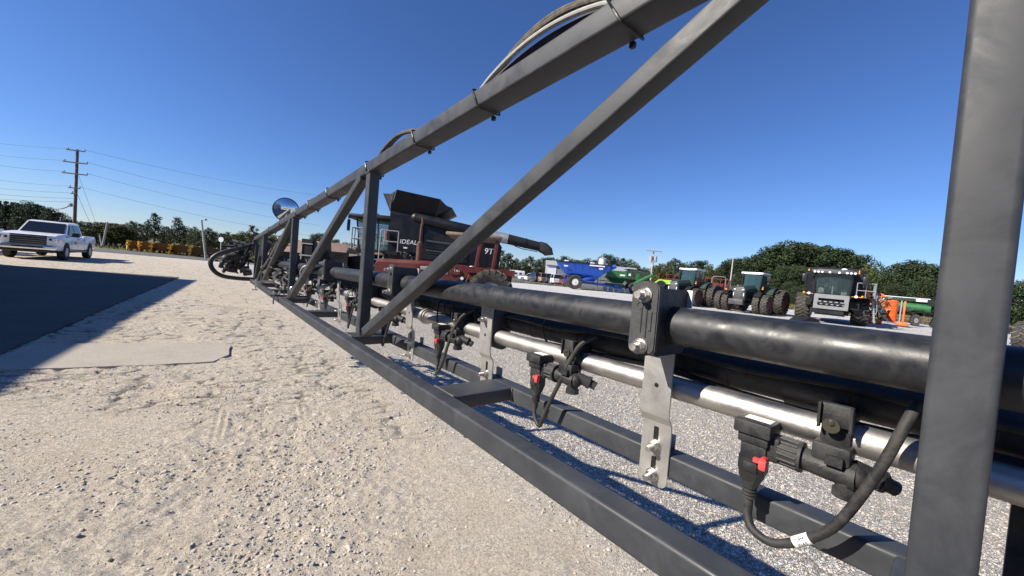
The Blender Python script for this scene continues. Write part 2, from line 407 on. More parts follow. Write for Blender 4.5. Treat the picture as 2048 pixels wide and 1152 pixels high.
def ground_h(X, Y, wear=False):
    X = np.asarray(X, float); Y = np.asarray(Y, float)
    A = .768 * X + .641 * Y
    h = (vnoise(X, Y, .8, 1, 3) - .5) * .02
    rough = np.clip((vnoise(X, Y, .9, 5, 4) - .42) * 4, 0, 1)
    left = np.clip((2.1 - A) / .5, 0, 1)
    lw = np.clip(1.15 - .3 * (X + 1.5), .35, 1.25)
    # crazed old concrete: plates that sit a little above or below each other, open joints between
    wx = X + .16 * (vnoise(X, Y, 3.1, 31, 4, .6) - .5); wy = Y + .16 * (vnoise(X, Y, 3.1, 32, 4, .6) - .5)
    c0, s0 = cos(radians(33)), sin(radians(33))
    U = wx * c0 + wy * s0; V = -wx * s0 + wy * c0
    e, idv = cells(U * 2.6, V * 5.6, 1., 17)
    e2, id2 = cells(U * 7, V * 12, 1., 19)
    mask = np.clip((Y - 3.1) / 1.2 + (vnoise(X, Y, 1.1, 33, 3) - .5) * 2.4, 0, 1)
    jt = np.clip(1.35 - e / .15, 0, 1) * np.clip((vnoise(X, Y, 2.3, 41, 3) - .36) * 8, 0, 1); jt2 = np.clip(1 - e2 / .16, 0, 1) * (vnoise(X, Y, 2.7, 42, 3) > .5)
    if wear: return left * mask * np.maximum(jt, .5 * jt2), left * np.clip(rough * lw * 1.1, 0, 1)
    h += left * mask * ((idv - .5) * .015 - .018 * jt + (id2 - .5) * .006 - .008 * jt2)
    # flaking concrete with raised plates on the near left
    pl = vnoise(X + .25 * vnoise(X, Y, 4, 8, 2), Y + .25 * vnoise(X, Y, 4, 9, 2), 2.1, 3, 4)
    h += left * rough * np.clip((pl - .5) * 9, 0, 1) * .013
    h += left * (vnoise(X, Y, 21, 12, 5, .85) - .5) * .030 * (.30 + 1.0 * rough) * lw * (1 - .72 * mask)
    e3, id3 = cells(X * 26 + 2 * vnoise(X, Y, 9, 51, 2), Y * 26, 1., 23)
    h += left * np.clip((id3 - .62) * 3, 0, 1) * np.clip(e3 * 3, 0, 1) * .008 * (.25 + rough) * lw
    h += (1 - left) * (vnoise(X, Y, 16, 14, 3, .6) - .5) * .018
    h += (1 - left) * (cells(X * 38, Y * 38, 1., 29)[1] - .5) * .007
    # tyre tread prints in the dust
    for cx, cy, ang_, L, W in ((-2.45, 3.3, 2.15, .75, .17), (-2.0, 3.75, 2.15, .5, .13)):
        ca, sa = cos(ang_), sin(ang_); u = (X - cx) * ca + (Y - cy) * sa; v = -(X - cx) * sa + (Y - cy) * ca
        inside = np.clip((L / 2 - np.abs(u)) / .08, 0, 1) * np.clip((W / 2 - np.abs(v)) / .02, 0, 1)
        tr = np.clip(np.sin(v * 2 * pi / .055) * 3, 0, 1) * .016 * (.6 + .4 * (np.sin((u + .5 * np.abs(v)) * 2 * pi / .07) > -.3))
        h = h * (1 - .6 * inside) + inside * tr * np.clip(vnoise(X, Y, 6, 21, 2) * 2 - .15, 0, 1)
    return h
def grid(x0, x1, y0, y1, step, z=0., edge=0.):
    nx = int((x1 - x0) / step) + 1; ny = int((y1 - y0) / step) + 1
    xs = np.linspace(x0, x1, nx); ys = np.linspace(y0, y1, ny); X, Y = np.meshgrid(xs, ys)
    H = ground_h(X, Y)
    m = np.minimum(np.minimum(X - x0, x1 - X), np.minimum(Y - y0, y1 - Y)) / .6
    H = H * np.clip(m, 0, 1) + z
    V = np.stack([X, Y, H], -1).reshape(-1, 3)
    i = np.arange(nx * ny).reshape(ny, nx)
    F = np.stack([i[:-1, :-1], i[:-1, 1:], i[1:, 1:], i[1:, :-1]], -1).reshape(-1, 4)
    return V, F
def np_mesh(name, V, F, mats, smooth=True):
    me = bpy.data.meshes.new(name); me.vertices.add(len(V)); me.vertices.foreach_set('co', np.asarray(V, dtype=np.float32).ravel())
    k = F.shape[1]; me.loops.add(F.size); me.loops.foreach_set('vertex_index', F.ravel().astype(np.int32))
    me.polygons.add(len(F)); me.polygons.foreach_set('loop_start', np.arange(0, F.size, k, dtype=np.int32))
    try: me.polygons.foreach_set('loop_total', np.full(len(F), k, dtype=np.int32))
    except Exception: pass
    me.polygons.foreach_set('use_smooth', np.full(len(F), smooth))
    for m in mats: me.materials.append(M[m] if isinstance(m, str) else m)
    me.update(calc_edges=True); me.validate(); return me
# terrain out to the horizon: one sheet with rings
def sheet(name, pts, z, mats):
    mb = MB(); mb.add([(x, y, z) for x, y in pts], [tuple(range(len(pts)))]); o = structure(name, mb, mats)
    return o
sheet('terrain', [(-1800, -900), (1800, -900), (1800, 2600), (-1800, 2600)], -.03, ['grassland'])
# the yard: one fine relief block near the boom, plain around it
V1, F1 = grid(-10, 5.2, .3, 9.9, .0165)
_j, _r = ground_h(V1[:, 0], V1[:, 1], True)
g1 = link('yard', np_mesh('yard', V1, F1, ['ground'])); g1['kind'] = 'structure'
_at = g1.data.color_attributes.new('wear', 'FLOAT_COLOR', 'POINT'); _at.data.foreach_set('color', np.stack([_j, _r, _j * 0, _j * 0 + 1], -1).astype(np.float32).ravel())
yd = MB()
lot = [(-75, -40), (60, -40), (62, 10), (46, 34), (36, 50), (20, 56), (2, 54), (-10, 44), (-22, 33), (-35, 31), (-75, 31)]
x0, x1, y0, y1 = -10, 5.2, .3, 9.9
yd.add([(-75, -40, 0), (60, -40, 0), (60, y0, 0), (x1, y0, 0), (x0, y0, 0), (-75, y0, 0)], [(0, 1, 2, 3, 4, 5)])
yd.add([(-75, y0, 0), (x0, y0, 0), (x0, y1, 0), (-75, y1, 0)], [(0, 1, 2, 3)])
yd.add([(x1, y0, 0), (60, y0, 0), (61, y1, 0), (x1, y1, 0)], [(0, 1, 2, 3)])
yd.add([(-75, y1, 0), (x0, y1, 0), (x1, y1, 0), (61, y1, 0), (48, 33, 0), (37, 45, 0), (24, 54, 0), (2, 53, 0), (-10, 45, 0), (-22, 34, 0), (-35, 31, 0), (-75, 31, 0)], [tuple(range(12))])
structure('gravel_lot', yd, ['ground'])
# road on the left, staff parking in the middle distance
sheet('road', [(-140, 33.5), (-60, 32.3), (-34, 32.6), (-22, 35), (-10, 46.5), (4, 61), (-2, 66), (-18, 49), (-26, 42), (-36, 38.6), (-60, 38.5), (-140, 40)], -.02, ['asphalt'])
sheet('parking_apron', [(-4, 57.5), (22, 57.5), (26, 76), (2, 92), (-8, 80)], -.012, ['asphalt'])
# smooth slab in the barn's shadow and the repaired strip beside it
def slab(name, pts, z, th, mats, wob=0., seed=0):
    r = random.Random(seed); P = []
    n = len(pts)
    for i in range(n):
        a = Vector((*pts[i], 0)); c = Vector((*pts[(i + 1) % n], 0)); k = max(1, int((c - a).length / .12))
        for j in range(k):
            q = a.lerp(c, j / k); P.append((q.x + r.uniform(-wob, wob), q.y + r.uniform(-wob, wob), z - th))
    mb = MB(); mb.prism(P, (0, 0, th)); return structure(name, mb, mats)
PATCH = [(-5.62, 3.95), (-5.26, 4.16), (-4.39, 4.66), (-3.90, 5.02), (-3.98, 5.40), (-4.29, 5.88), (-4.51, 6.07), (-6.15, 5.19), (-6.41, 5.07)]
slab('shade_toned_concrete_slab', [(-14.1, 16.05), (-6.25, 4.72), (-5.2, 3.2), (-16, -2), (-42, 4), (-40, 13.2), (-19, 14.6)], .028, .05, ['slab'], .02, 3)
slab('concrete_patch', PATCH, .020, .05, ['patchc'], .012, 5)
# loose stones
def stones(name, n, pos, smin, smax, mats, seed):
    r = np.random.default_rng(seed)
    t = (1 + 5 ** .5) / 2
    iv = np.array([(-1, t, 0), (1, t, 0), (-1, -t, 0), (1, -t, 0), (0, -1, t), (0, 1, t), (0, -1, -t), (0, 1, -t), (t, 0, -1), (t, 0, 1), (-t, 0, -1), (-t, 0, 1)]); iv /= np.linalg.norm(iv[0])
    fi = np.array([(0, 11, 5), (0, 5, 1), (0, 1, 7), (0, 7, 10), (0, 10, 11), (1, 5, 9), (5, 11, 4), (11, 10, 2), (10, 7, 6), (7, 1, 8), (3, 9, 4), (3, 4, 2), (3, 2, 6), (3, 6, 8), (3, 8, 9), (4, 9, 5), (2, 4, 11), (6, 2, 10), (8, 6, 7), (9, 8, 1)])
    P = pos(r, n); n = len(P)
    s = smin + (smax - smin) * r.random(n) ** 3.2
    V = iv[None] * (1 + r.uniform(-.28, .28, (n, 12, 1))) * np.stack([s, s * r.uniform(.6, 1, n), s * r.uniform(.35, .75, n)], -1)[:, None, :]
    a = r.uniform(0, 2 * pi, n); ca, sa = np.cos(a)[:, None], np.sin(a)[:, None]
    X = V[..., 0] * ca - V[..., 1] * sa; Y = V[..., 0] * sa + V[..., 1] * ca
    H = ground_h(P[:, 0], P[:, 1])
    Z = V[..., 2] + (H + s * .12)[:, None]
    VV = np.stack([X + P[:, :1], Y + P[:, 1:2], Z], -1).reshape(-1, 3)
    FF = (fi[None] + 12 * np.arange(n)[:, None, None]).reshape(-1, 3)
    me = np_mesh(name, VV, FF, mats, False)
    if len(mats) > 1: me.polygons.foreach_set('material_index', np.repeat(r.choice(len(mats), n, p=[.5, .3, .2][:len(mats)]), 20).astype(np.int32))
    o = link(name, me); return o
M['st1'] = mat('pale_stone', (.52, .47, .40), .9, var=.3, vscale=3); M['st2'] = mat('grey_stone', (.36, .34, .31), .9, var=.3, vscale=3); M['st3'] = mat('tan_stone', (.47, .39, .29), .9, var=.3, vscale=3)
def pos_left(r, n):
    d = .9 + 6.5 * r.random(n * 2) ** 1.15; a = r.uniform(-1.15, .75, n * 2)
    X = np.sin(a) * d; Y = np.cos(a) * d; A = .768 * X + .641 * Y
    k = (A < 2.3) & (Y > .5) & (X < 4.8) & (Y < 9) & ~((X < -3.9) & (Y < 6.1 + (X + 4.4) * .5) & (Y > 5.15 + (X + 3.9) * .66))
    keep = r.random(len(X)) < np.clip((vnoise(X, Y, 1.6, 5, 4) - .42) * 6, .06, 1) * np.clip(1.25 - .45 * (X + 1.5), .22, 1)
    P = np.stack([X, Y], -1)[k & keep]; return P[:n]
def pos_right(r, n):
    X = r.uniform(-4, 5, n * 3); Y = r.uniform(.6, 8.5, n * 3); A = .768 * X + .641 * Y
    k = (A > 2.1) & (A < 6); return np.stack([X, Y], -1)[k][:n]
o = stones('loose_stones', 34000, pos_left, .0025, .015, ['st1', 'st2', 'st3'], 4); tag(o, 'loose grey and tan stones scattered over the broken concrete', 'stones'); o['kind'] = 'stuff'
def pos_grit(r, n):
    d = .8 + 4.2 * r.random(n * 2) ** 1.1; a = r.uniform(-1.2, .8, n * 2); X = np.sin(a) * d; Y = np.cos(a) * d
    return np.stack([X, Y], -1)[(.768 * X + .641 * Y < 2.3) & (Y > .5) & (X > -3.8) & (X < 4.8)][:n]
o = stones('fine_grit', 30000, pos_grit, .0018, .0052, ['st1', 'st2', 'st3'], 14); tag(o, 'fine pale grit spread over the packed ground nearest the camera', 'grit'); o['kind'] = 'stuff'
o = stones('crushed_rock', 22000, pos_right, .006, .015, ['st1', 'st2', 'st3'], 9); tag(o, 'white crushed rock lying loose on the lot behind the boom', 'gravel'); o['kind'] = 'stuff'

# ------------------------------------------------------------------ the sprayer boom
BD = Vector((-0.63691, 0.77050, -0.02563)); 
def _mk():
    dx, dy = 398 - 1024, 576 - 502
    X = dx * cos(ROLL) - dy * sin(ROLL); Yv = dx * sin(ROLL) + dy * cos(ROLL)
    return Vector((X, 760 * cos(PITCH) + Yv * sin(PITCH), Yv * cos(PITCH) - 760 * sin(PITCH))).normalized()
BD = _mk(); BV = BD.cross(Vector((0, 0, 1))).normalized(); BW = BV.cross(BD)
_b0 = Vector((0, 0, CAM_H)) + BD * 3 + BV * .6
BROOT = Vector((_b0.x, _b0.y, 0))
OFF = Vector((0, 0, CAM_H)) - BROOT
def B(t, v, w): return OFF + BD * t + BV * v + BW * w
BR = Matrix((BD, BV, BW)).transposed()          # boom axes as a rotation
boom = thing('sprayer_boom', 'long dark grey sprayer boom truss running away from the camera with black pipes', 'sprayer boom', BROOT)
K = .933
def topw(t): return (.515 - .048 * t / K) * K
def fv(t): return .443 + .013 * t
T0, T1 = -1.2, 6.05
# chords
mb = MB(); mb.beam(B(T0, fv(T0) + .0215, -.328), B(5.9, fv(5.9) + .0215, -.328), .043, .046, BV, .006, 4); part('front_chord', mb, 'grey', boom)
mb = MB(); mb.beam(B(T0, .706, -.328), B(6.0, .706, -.328), .044, .042, BV, .0055, 4); part('rear_chord', mb, 'grey', boom)
mb = MB(); mb.beam(B(T0, .582, topw(T0) + .0248), B(T1, .582, topw(T1) + .0248), .068, .0495, BV, .0065, 4); part('top_chord', mb, 'grey', boom)
# posts and diagonals
for k in range(4):
    t = 1.70 * k; s = .045 if k == 0 else .048
    mb = MB(); mb.beam(B(t, .571, -.303), B(t, .571, topw(t) + .002), .046, s, BV, .0065, 4)
    po = part('post', mb, 'grey', boom)
    wb = MB(); wb.tube([B(t - s / 2 - .002, .55, -.304), B(t - s / 2 - .003, .571, -.302), B(t - s / 2 - .002, .594, -.304)], .004, 6)
    part('weld', wb, 'weld', po); wb = MB()
    wb.tube([B(t + s / 2, .5475, topw(t + s / 2) - .001), B(t - s / 2, .5475, topw(t - s / 2) - .001)], .004, 6)
    part('weld', wb, 'weld', po)
    if k < 3:
        a = B(t + 1.635, .568, -.289); c = B(t + .10, .568, topw(t + .1) + .004 )
        mb = MB(); mb.beam(a, c, .042, .040, BV, .005, 4)
        part('diagonal_brace', mb, 'grey', boom)
mb = MB(); mb.beam(B(5.75, .568, -.29), B(5.2, .568, topw(5.2)), .042, .040, BV, .005, 4); part('diagonal_brace', mb, 'grey', boom)
mb = MB(); mb.beam(B(-1.5, .612, -.29), B(-1.65, .612, .6), .05, .05, BV, .008)
# cross members between the lower chords
for t, wd in ((0.0, .075), (.84, .10), (1.70, .12), (2.55, .08), (3.40, .12), (4.25, .08), (5.1, .10)):
    mb = MB(); mb.beam(B(t, fv(t) + .0425, -.3265), B(t, .6845, -.3265), wd, .037, BD, .005, 3)
    cm = part('cross_member', mb, 'grey', boom)
    wb = MB(); wb.tube([B(t - wd / 2 - .001, .6835, -.309), B(t - wd / 2 - .001, .6835, -.345)], .0035, 6); part('weld', wb, 'weld', cm); wb = MB(); wb.tube([B(t - wd / 2, fv(t) + .044, -.307), B(t + wd / 2, fv(t) + .044, -.307)], .003, 6)
    part('weld', wb, 'weld', cm)
# near gusset at the foot of the near post and a rear upright beyond it
mb = MB(); mb.prism([B(-.035, .60, -.305), B(-.16, .60, -.305), B(-.16, .60, -.30), B(-.04, .60, -.28)], BV * .006); part('gusset', mb, 'grey', boom)
mb = MB(); mb.box(B(-.073, .76, -.24), (.05, .012, .26), R=BR); part('hanger_plate', mb, 'blk', boom)
# air pipe and spray pipe
mb = MB(); mb.cyl(B(T0, .629, -.061), B(6.2, .629, -.061), .0322, n=40); part('air_pipe', mb, 'air', boom)
mb = MB()
mb.cyl(B(T0, .696, -.183), B(4.6, .696, -.183), .0207, n=32); part('spray_pipe', mb, 'steel', boom)
mb = MB(); mb.cyl(B(T0, .745, -.135), B(6.0, .745, -.135), .031, n=28)
for t in np.arange(-1.1, 6, .17): mb.cyl(B(t, .745, -.135), B(t + .012, .745, -.135), .0325, n=24)
mb2 = MB()
part('hose_bundle', mb, 'rub', boom)
slv = MB(); slv.cyl(B(.098, .745, -.135), B(.178, .745, -.135), .0345, n=28); part('sleeve', slv, 'blk', boom)
# thin lines lashed along the bundle
for dv, dw, r, sd in ((-.035, .018, .005, 1), (-.03, -.028, .006, 2), (.0, .036, .006, 3)):
    rr = random.Random(sd); pts = [B(-.6 + .14 * i, .745 + dv + rr.uniform(-.006, .006), -.135 + dw + rr.uniform(-.008, .006)) for i in range(46)]
    mb = MB(); mb.tube(pts, r, 7, 3); part('thin_hose', mb, 'rub', boom)
for t in (.70, 1.02, 1.16, 1.22, 1.9, 2.3, 3.1):
    mb = MB(); ring = [B(t + .01 * sin(a * pi / 8), .742 + .045 * cos(a * pi / 8), -.137 + .042 * sin(a * pi / 8)) for a in range(17)]
    mb.tube(ring, .0028, 5); part('cable_tie', mb, 'tie', boom)
# loop tie from the bundle down round the spray pipe
for t in (1.215, 2.2):
    mb = MB(); mb.tube([B(t, .70, -.10), B(t, .672, -.12), B(t, .672, -.19), B(t + .005, .70, -.212), B(t, .722, -.19), B(t, .715, -.12), B(t, .70, -.10)], .0028, 5, 3); part('cable_tie', mb, 'tie', boom)

def bolt_bm(mb, t, v, w, L=.026, r=.0055, wash=.0125):
    """stud with nut and washer pointing to the camera side"""
    mb.cyl(B(t, v, w), B(t, v - .0022, w), wash, n=24)
    mb.cyl(B(t, v - .002, w), B(t, v - .0045, w), wash * .8, n=20)
    mb.cyl(B(t, v - .0045, w), B(t, v - .0125, w), r * 1.72, n=6)
    mb.cyl(B(t, v - .012, w), B(t, v - L, w), r, n=14); mb.cyl(B(t, v - L, w), B(t, v - L - .0012, w), r, r * .8, n=14)
    for k in range(6): mb.cyl(B(t, v - .0135 - k * .002, w), B(t, v - .0143 - k * .002, w), r * 1.06, n=12)

def bracket(t, clamp):
    # S-bent plate facing the camera; upper part at v .665, lower at v .680
    hw = .0285; th = .004
    prof = [(.665, .0), (.665, -.225), (.667, -.237), (.678, -.252), (.680, -.264), (.680, -.372)]
    mb = MB(); z0 = 0 if clamp else -.03
    rows = [(v, w if w else z0) for v, w in prof]
    outl = []
    n0 = len(mb.v)
    vs = []
    def halfw(w):
        r = .014
        if w < -.372 + r: 
            return hw - r + sqrt(max(0, r * r - (-.372 + r - w) ** 2))
        return hw
    ext = rows[:-1] + [(.680, -.358), (.680, -.363), (.680, -.367), (.680, -.370), (.680, -.372)]
    for v, w in ext:
        h = halfw(w)
        taper = 0
        for s, d in ((-1, 0), (1, 0), (1, 1), (-1, 1)):
            vs.append(B(t + s * h, v + d * th, w))
    fs = []
    for k in range(len(ext) - 1):
        a = 4 * k; b2 = a + 4
        fs += [(a, a + 1, b2 + 1, b2), (a + 1, a + 2, b2 + 2, b2 + 1), (a + 2, a + 3, b2 + 3, b2 + 2), (a + 3, a, b2, b2 + 3)]
    fs += [(3, 2, 1, 0), tuple(range(4 * len(ext) - 4, 4 * len(ext)))]
    mb.add(vs, fs)
    p = part('mounting_plate', mb, 'plate', boom, angle=25)
    # slots and hole are dark cut-outs, cut through as recessed wells
    for w0, w1 in ((-.262, -.290), (-.322, -.350)):
        pts = [(t + .0048 * cos(a), w1 + .0048 * sin(a)) for a in np.linspace(pi, 2 * pi, 7)] + [(t + .0048 * cos(a), w0 + .0048 * sin(a)) for a in np.linspace(0, pi, 7)]
        sl = MB(); sl.prism([B(a, .6795, w) for a, w in pts], BV * .001); part('slot', sl, 'tie', p)
    hl_ = MB(); hl_.cyl(B(t + .0, .6645, -.180), B(t, .6652, -.180), .0042, n=16); part('bolt_hole', hl_, 'tie', p)
    for w in (-.298, -.353):
        bm_ = MB(); bolt_bm(bm_, t, .680, w); part('bolt', bm_, 'bolt', p)
    if not clamp:
        bm_ = MB(); bolt_bm(bm_, t + .005, .665, -.135, .02, .0045, .010); part('bolt', bm_, 'bolt', p)
        bm_ = MB(); bm_.bbox(B(t, .705, -.150), (.062, .075, .12), .014, R=BR); bm_.cyl(B(t - .034, .705, -.19), B(t + .034, .705, -.19), .030, n=24); part('pipe_saddle', bm_, 'blk', p)
    # u-bolt behind the chord
    ub = MB(); ub.bbox(B(t, .7305, -.3255), (.03, .004, .085), .0015, R=BR); part('backing_plate', ub, 'bolt', p)

def pipe_clamp(t):
    w0, w1 = .0, -.112; hw = .0245
    mb = MB()
    # rounded body, wrapping the air pipe
    prof = []
    for cy, cz, a0 in ((.583, .0 - .012, 90), (.583, w1 + .012, 180), (.662, w1 + .012, 270), (.662, -.012, 0)):
        r = .012
        for k in range(6):
            a = radians(a0 + 90 * k / 5); prof.append((cy + r * cos(a) * (1 if True else 1), cz + r * sin(a)))
    mb.loft([[B(tt, y, z) for y, z in prof] for tt in (t - hw * .92, t + hw * .92)])
    c = part('pipe_clamp', mb, 'blk', boom)
    # grey cap facing the camera, round-ended, with two raised ribs
    cp = MB(); r = hw
    ol = [(t + r * cos(a), -.0215 + .018 + r * .55 * sin(a)) for a in np.linspace(0, pi, 14)] + [(t + r * cos(a), -.1 + r * .55 * sin(a)) for a in np.linspace(pi, 2 * pi, 14)]
    cp.prism([B(a, .5705, w) for a, w in ol], -BV * -.007)
    cp.prism([B(t + (a - t) * .93, .5685, -.052 + (w + .052) * .965) for a, w in ol], BV * .004)
    cp.beam(B(t - .006, .568, -.03), B(t - .006, .568, -.082), .003, .003, BD, .001, 1); cp.beam(B(t + .003, .568, -.035), B(t + .003, .568, -.075), .002, .003, BD, .0008, 1)
    cp.beam(B(t - .013, .568, -.04), B(t - .013, .568, -.07), .006, .003, BD, .0008, 1)
    rg = [B(t + .007 + .0055 * cos(a), .5678, -.031 + .0055 * sin(a)) for a in np.linspace(0, 2 * pi, 17)]; cp.tube(rg, .0007, 5)
    part('clamp_cap', cp, 'clampgrey', c)
    for w in (-.013, -.098):
        bm_ = MB(); bolt_bm(bm_, t, .5685, w, .021, .0058, .0130); part('bolt', bm_, 'bolt', c)
    bk = MB(); bk.bbox(B(t, .6705, -.05), (.062, .004, .10), .001, R=BR); part('backing_plate', bk, 'plate', c)

pl = [-.16 , .36, .91, 1.44, 1.95, 2.46, 2.97, 3.48, 3.99, 4.5]
for i, t in enumerate(pl):
    cl = i in (1, 3, 5, 7, 9)
    bracket(t, cl)
    if cl: pipe_clamp(t - .018)

def nozzle(t, k):
    """nozzle body hanging on the spray pipe at station t (t = centre of saddle clamp)"""
    n_ = MB(); cv, cw = .696, -.183
    # hinged saddle round the pipe
    n_.bbox(B(t, .696, -.171), (.033, .054, .050), .004, R=BR)
    n_.bbox(B(t, .664, -.150), (.036, .012, .030), .003, R=BR)
    n_.bbox(B(t, .668, -.200), (.040, .036, .024), .003, R=BR)
    for s in (-1, 1): n_.box(B(t + s * .0165, .657, -.152), (.003, .010, .034), R=BR)
    # body barrel along the boom
    n_.cyl(B(t - .024, .662, -.224), B(t + .036, .662, -.220), .0152, n=24)
    n_.cyl(B(t - .026, .662, -.224), B(t - .020, .662, -.224), .0172, n=24)
    n_.sphere(B(t - .022, .664, -.222), .0165, 14)
    n_.cyl(B(t - .018, .662, -.222), B(t - .018, .662, -.252), .0125, n=18); n_.cyl(B(t - .018, .662, -.243), B(t - .018, .662, -.252), .0148, n=18)
    n_.cyl(B(t - .022, .668, -.214), B(t - .050, .684, -.224), .0120, n=18); n_.cyl(B(t - .044, .6805, -.2217), B(t - .049, .6835, -.2235), .0140, n=18)
    n_.cyl(B(t - .050, .684, -.224), B(t - .060, .690, -.229), .0095, n=16)
    n_.box(B(t - .005, .662, -.206), (.018, .04, .012), R=BR)
    nb = part('nozzle_body', n_, 'blk', boom)
    col = MB(); col.cyl(B(t + .032, .662, -.220), B(t + .058, .660, -.219), .0185, n=28)
    for j in range(14):
        a = 2 * pi * j / 14; p0 = (.662 + .0185 * cos(a), -.220 + .0185 * sin(a))
        col.cyl(B(t + .035, *p0), B(t + .057, p0[0] - .001, p0[1] + .001), .0022, n=6)
    col.cyl(B(t + .030, .662, -.220), B(t + .034, .662, -.220), .0212, n=28)
    part('collar', col, 'blk', nb)
    lever = MB(); lever.cyl(B(t + .003, .657, -.164), B(t + .003, .654, -.164), .0095, n=20); lever.sphere(B(t + .003, .655, -.160), .0045, 8)
    part('latch', lever, M['lens'], nb)
    # solenoid head
    s_ = MB(); st = t + .087
    s_.bbox(B(st, .656, -.194), (.048, .050, .020), .0025, R=BR)
    s_.bbox(B(st - .001, .655, -.210), (.040, .038, .016), .003, R=BR)
    s_.bbox(B(st - .002, .655, -.229), (.034, .032, .026), .003, R=BR)
    s_.bbox(B(st - .022, .659, -.219), (.022, .032, .036), .004, R=BR)
    so = part('solenoid', s_, 'blk', nb)
    lb = MB(); lb.box(B(st - .002, .658, -.1836), (.034, .020, .0008), R=BR); part('label_sticker', lb, 'white', so)
    rc = MB(); rc.bbox(B(st - .018, .633, -.241), (.0105, .010, .015), .003, R=BR); rc.cyl(B(st - .018, .630, -.2345), B(st - .018, .640, -.2345), .0048, n=14); rc.box(B(st - .010, .633, -.2365), (.008, .007, .006), R=BR)
    part('red_clip', rc, 'red', so)
    pg = MB()
    def rr(w, a, b_, sh=0): return [B(st + x * a + sh, .654 + y * b_, w) for x, y in ((-1, -.6), (-.6, -1), (.6, -1), (1, -.6), (1, .6), (.6, 1), (-.6, 1), (-1, .6))]
    pg.loft([rr(-.240, .0175, .015), rr(-.260, .0175, .0148), rr(-.262, .0165, .014), rr(-.273, .014, .0115, .001), rr(-.284, .0085, .0085, .001), rr(-.287, .0085, .0085, .001)])
    for w in (-.289, -.294, -.299): pg.cyl(B(st + .001, .654, w), B(st + .001, .654, w - .003), .0098, n=16)
    pg.cyl(B(st + .001, .654, -.285), B(st + .001, .654, -.318), .0068, .006, n=14)
    pg.bbox(B(st - .001, .6388, -.252), (.018, .004, .014), .001, R=BR)
    part('plug', pg, 'blk', so)
    cb = MB()
    if k == 0:
        pts = [(st + .001, .654, -.312), (st - .001, .650, -.330), (st - .012, .643, -.343), (st - .038, .640, -.345), (st - .070, .640, -.322), (st - .102, .640, -.282), (st - .132, .642, -.205), (st - .150, .648, -.142), (st - .158, .665, -.112)]
        cb.tube([B(*p) for p in pts], .0060, 12, 6)
        c = part('cable', cb, 'rub', so)
        lb = MB(); lb.cyl(B(st - .062, .640, -.3296), B(st - .078, .640, -.3140), .0072, n=18, cap=False); lo_ = part('label_sticker', lb, 'white', c)
        me = text_mesh('OEM\nINAS', .0062, .0001, 0, 1.); me.materials.clear(); me.materials.append(M['ink'])
        tx = link('lettering', me, c); ax = (B(st - .078, .64, -.3140) - B(st - .062, .64, -.3296)).normalized(); nn = -BV; up_ = nn.cross(ax)
        tx.matrix_local = Matrix.Translation(B(st - .070, .6326, -.3218)) @ Matrix((ax, up_, nn)).transposed().to_4x4()
    else:
        r = random.Random(k); e = r.uniform(-.01, .01)
        pts = [(st + .001, .654, -.312), (st - .002, .650, -.335), (st - .020 + e, .645, -.352), (st - .042, .645, -.315), (st - .072, .650, -.235 + e), (st - .110, .66, -.150), (st - .135, .69, -.118)]
        cb.tube([B(*p) for p in pts], .0052, 9, 5)
        part('cable', cb, 'rub', so)
M['lens'] = mat('dark_latch', (.045, .042, .03), .12, 0, .2)
for k, t in enumerate((.103, .575, 1.07, 1.58, 2.09, 2.60, 3.11, 3.62, 4.13)): nozzle(t, k)
# joint blocks on the spray pipe further out
for t in (1.33, 2.28):
    mb = MB(); mb.cyl(B(t, .696, -.183), B(t + .05, .696, -.183), .026, n=20); mb.cyl(B(t + .01, .696, -.183), B(t + .02, .696, -.183), .031, n=20); part('pipe_coupling', mb, 'steel', boom)

# ties round the top chord
def chord_tie(t, lean=.0):
    w = topw(t); mb = MB(); a, b_ = .0345, .0255; cx, cy = .582, w + .0248
    ol = [(-a - .001, -b_ - .001), (-a - .003, 0), (-a - .001, b_ + .001), (-.02, b_ + .006), (.012, b_ + .012), (.036, b_ + .004), (a + .002, 0), (a + .001, -b_ - .001), (0, -b_ - .0025)]
    ring = [B(t + lean * y * 8, cx + x, cy + y - .0) for x, y in ol]
    mb.tube(ring + [ring[0], ring[1]], .0026, 6, 3)
    mb.bbox(B(t, cx + a - .006, cy - b_ - .008), (.011, .010, .012), .002, R=BR)
    o = part('cable_tie', mb, 'tie', boom)
for t in (.44, .875, 1.25, 1.72, 2.38, 2.86, 3.27, 4.0, 4.7): chord_tie(t, .08)
# hoses riding on top of the chord, bulging between the ties
def top_hose(t0, t1, bulge, v, r, mname, wv=.0):
    pts = []
    for i in range(15):
        u = i / 14; t = t0 + (t1 - t0) * u
        pts.append(B(t, v + wv * sin(pi * u), topw(t) + .057 + r + bulge * sin(pi * u) ** .8))
    mb = MB(); mb.tube(pts, r, 10, 2); return part('top_hose', mb, mname, boom)
M['hose_tan'] = mat('dusty_hydraulic_hose', (.05, .042, .033), .6, 0, .9, (.19, .15, .10), 60, .4, 200, .3, 60, stretch=(1, 1, 1))
top_hose(.44, .93, .094, .606, .0078, 'hose_tan'); top_hose(.44, .92, .082, .592, .0078, 'hose_tan', .01)
top_hose(.46, .90, .046, .576, .0060, 'dusthose'); top_hose(.45, .91, .030, .600, .012, 'rub')
top_hose(1.30, 1.745, .066, .612, .0075, 'hose_tan'); top_hose(1.30, 1.745, .052, .594, .0075, 'hose_tan')
top_hose(2.84, 3.29, .038, .612, .008, 'hose_tan'); top_hose(4.0, 4.6, .025, .60, .008, 'hose_tan')
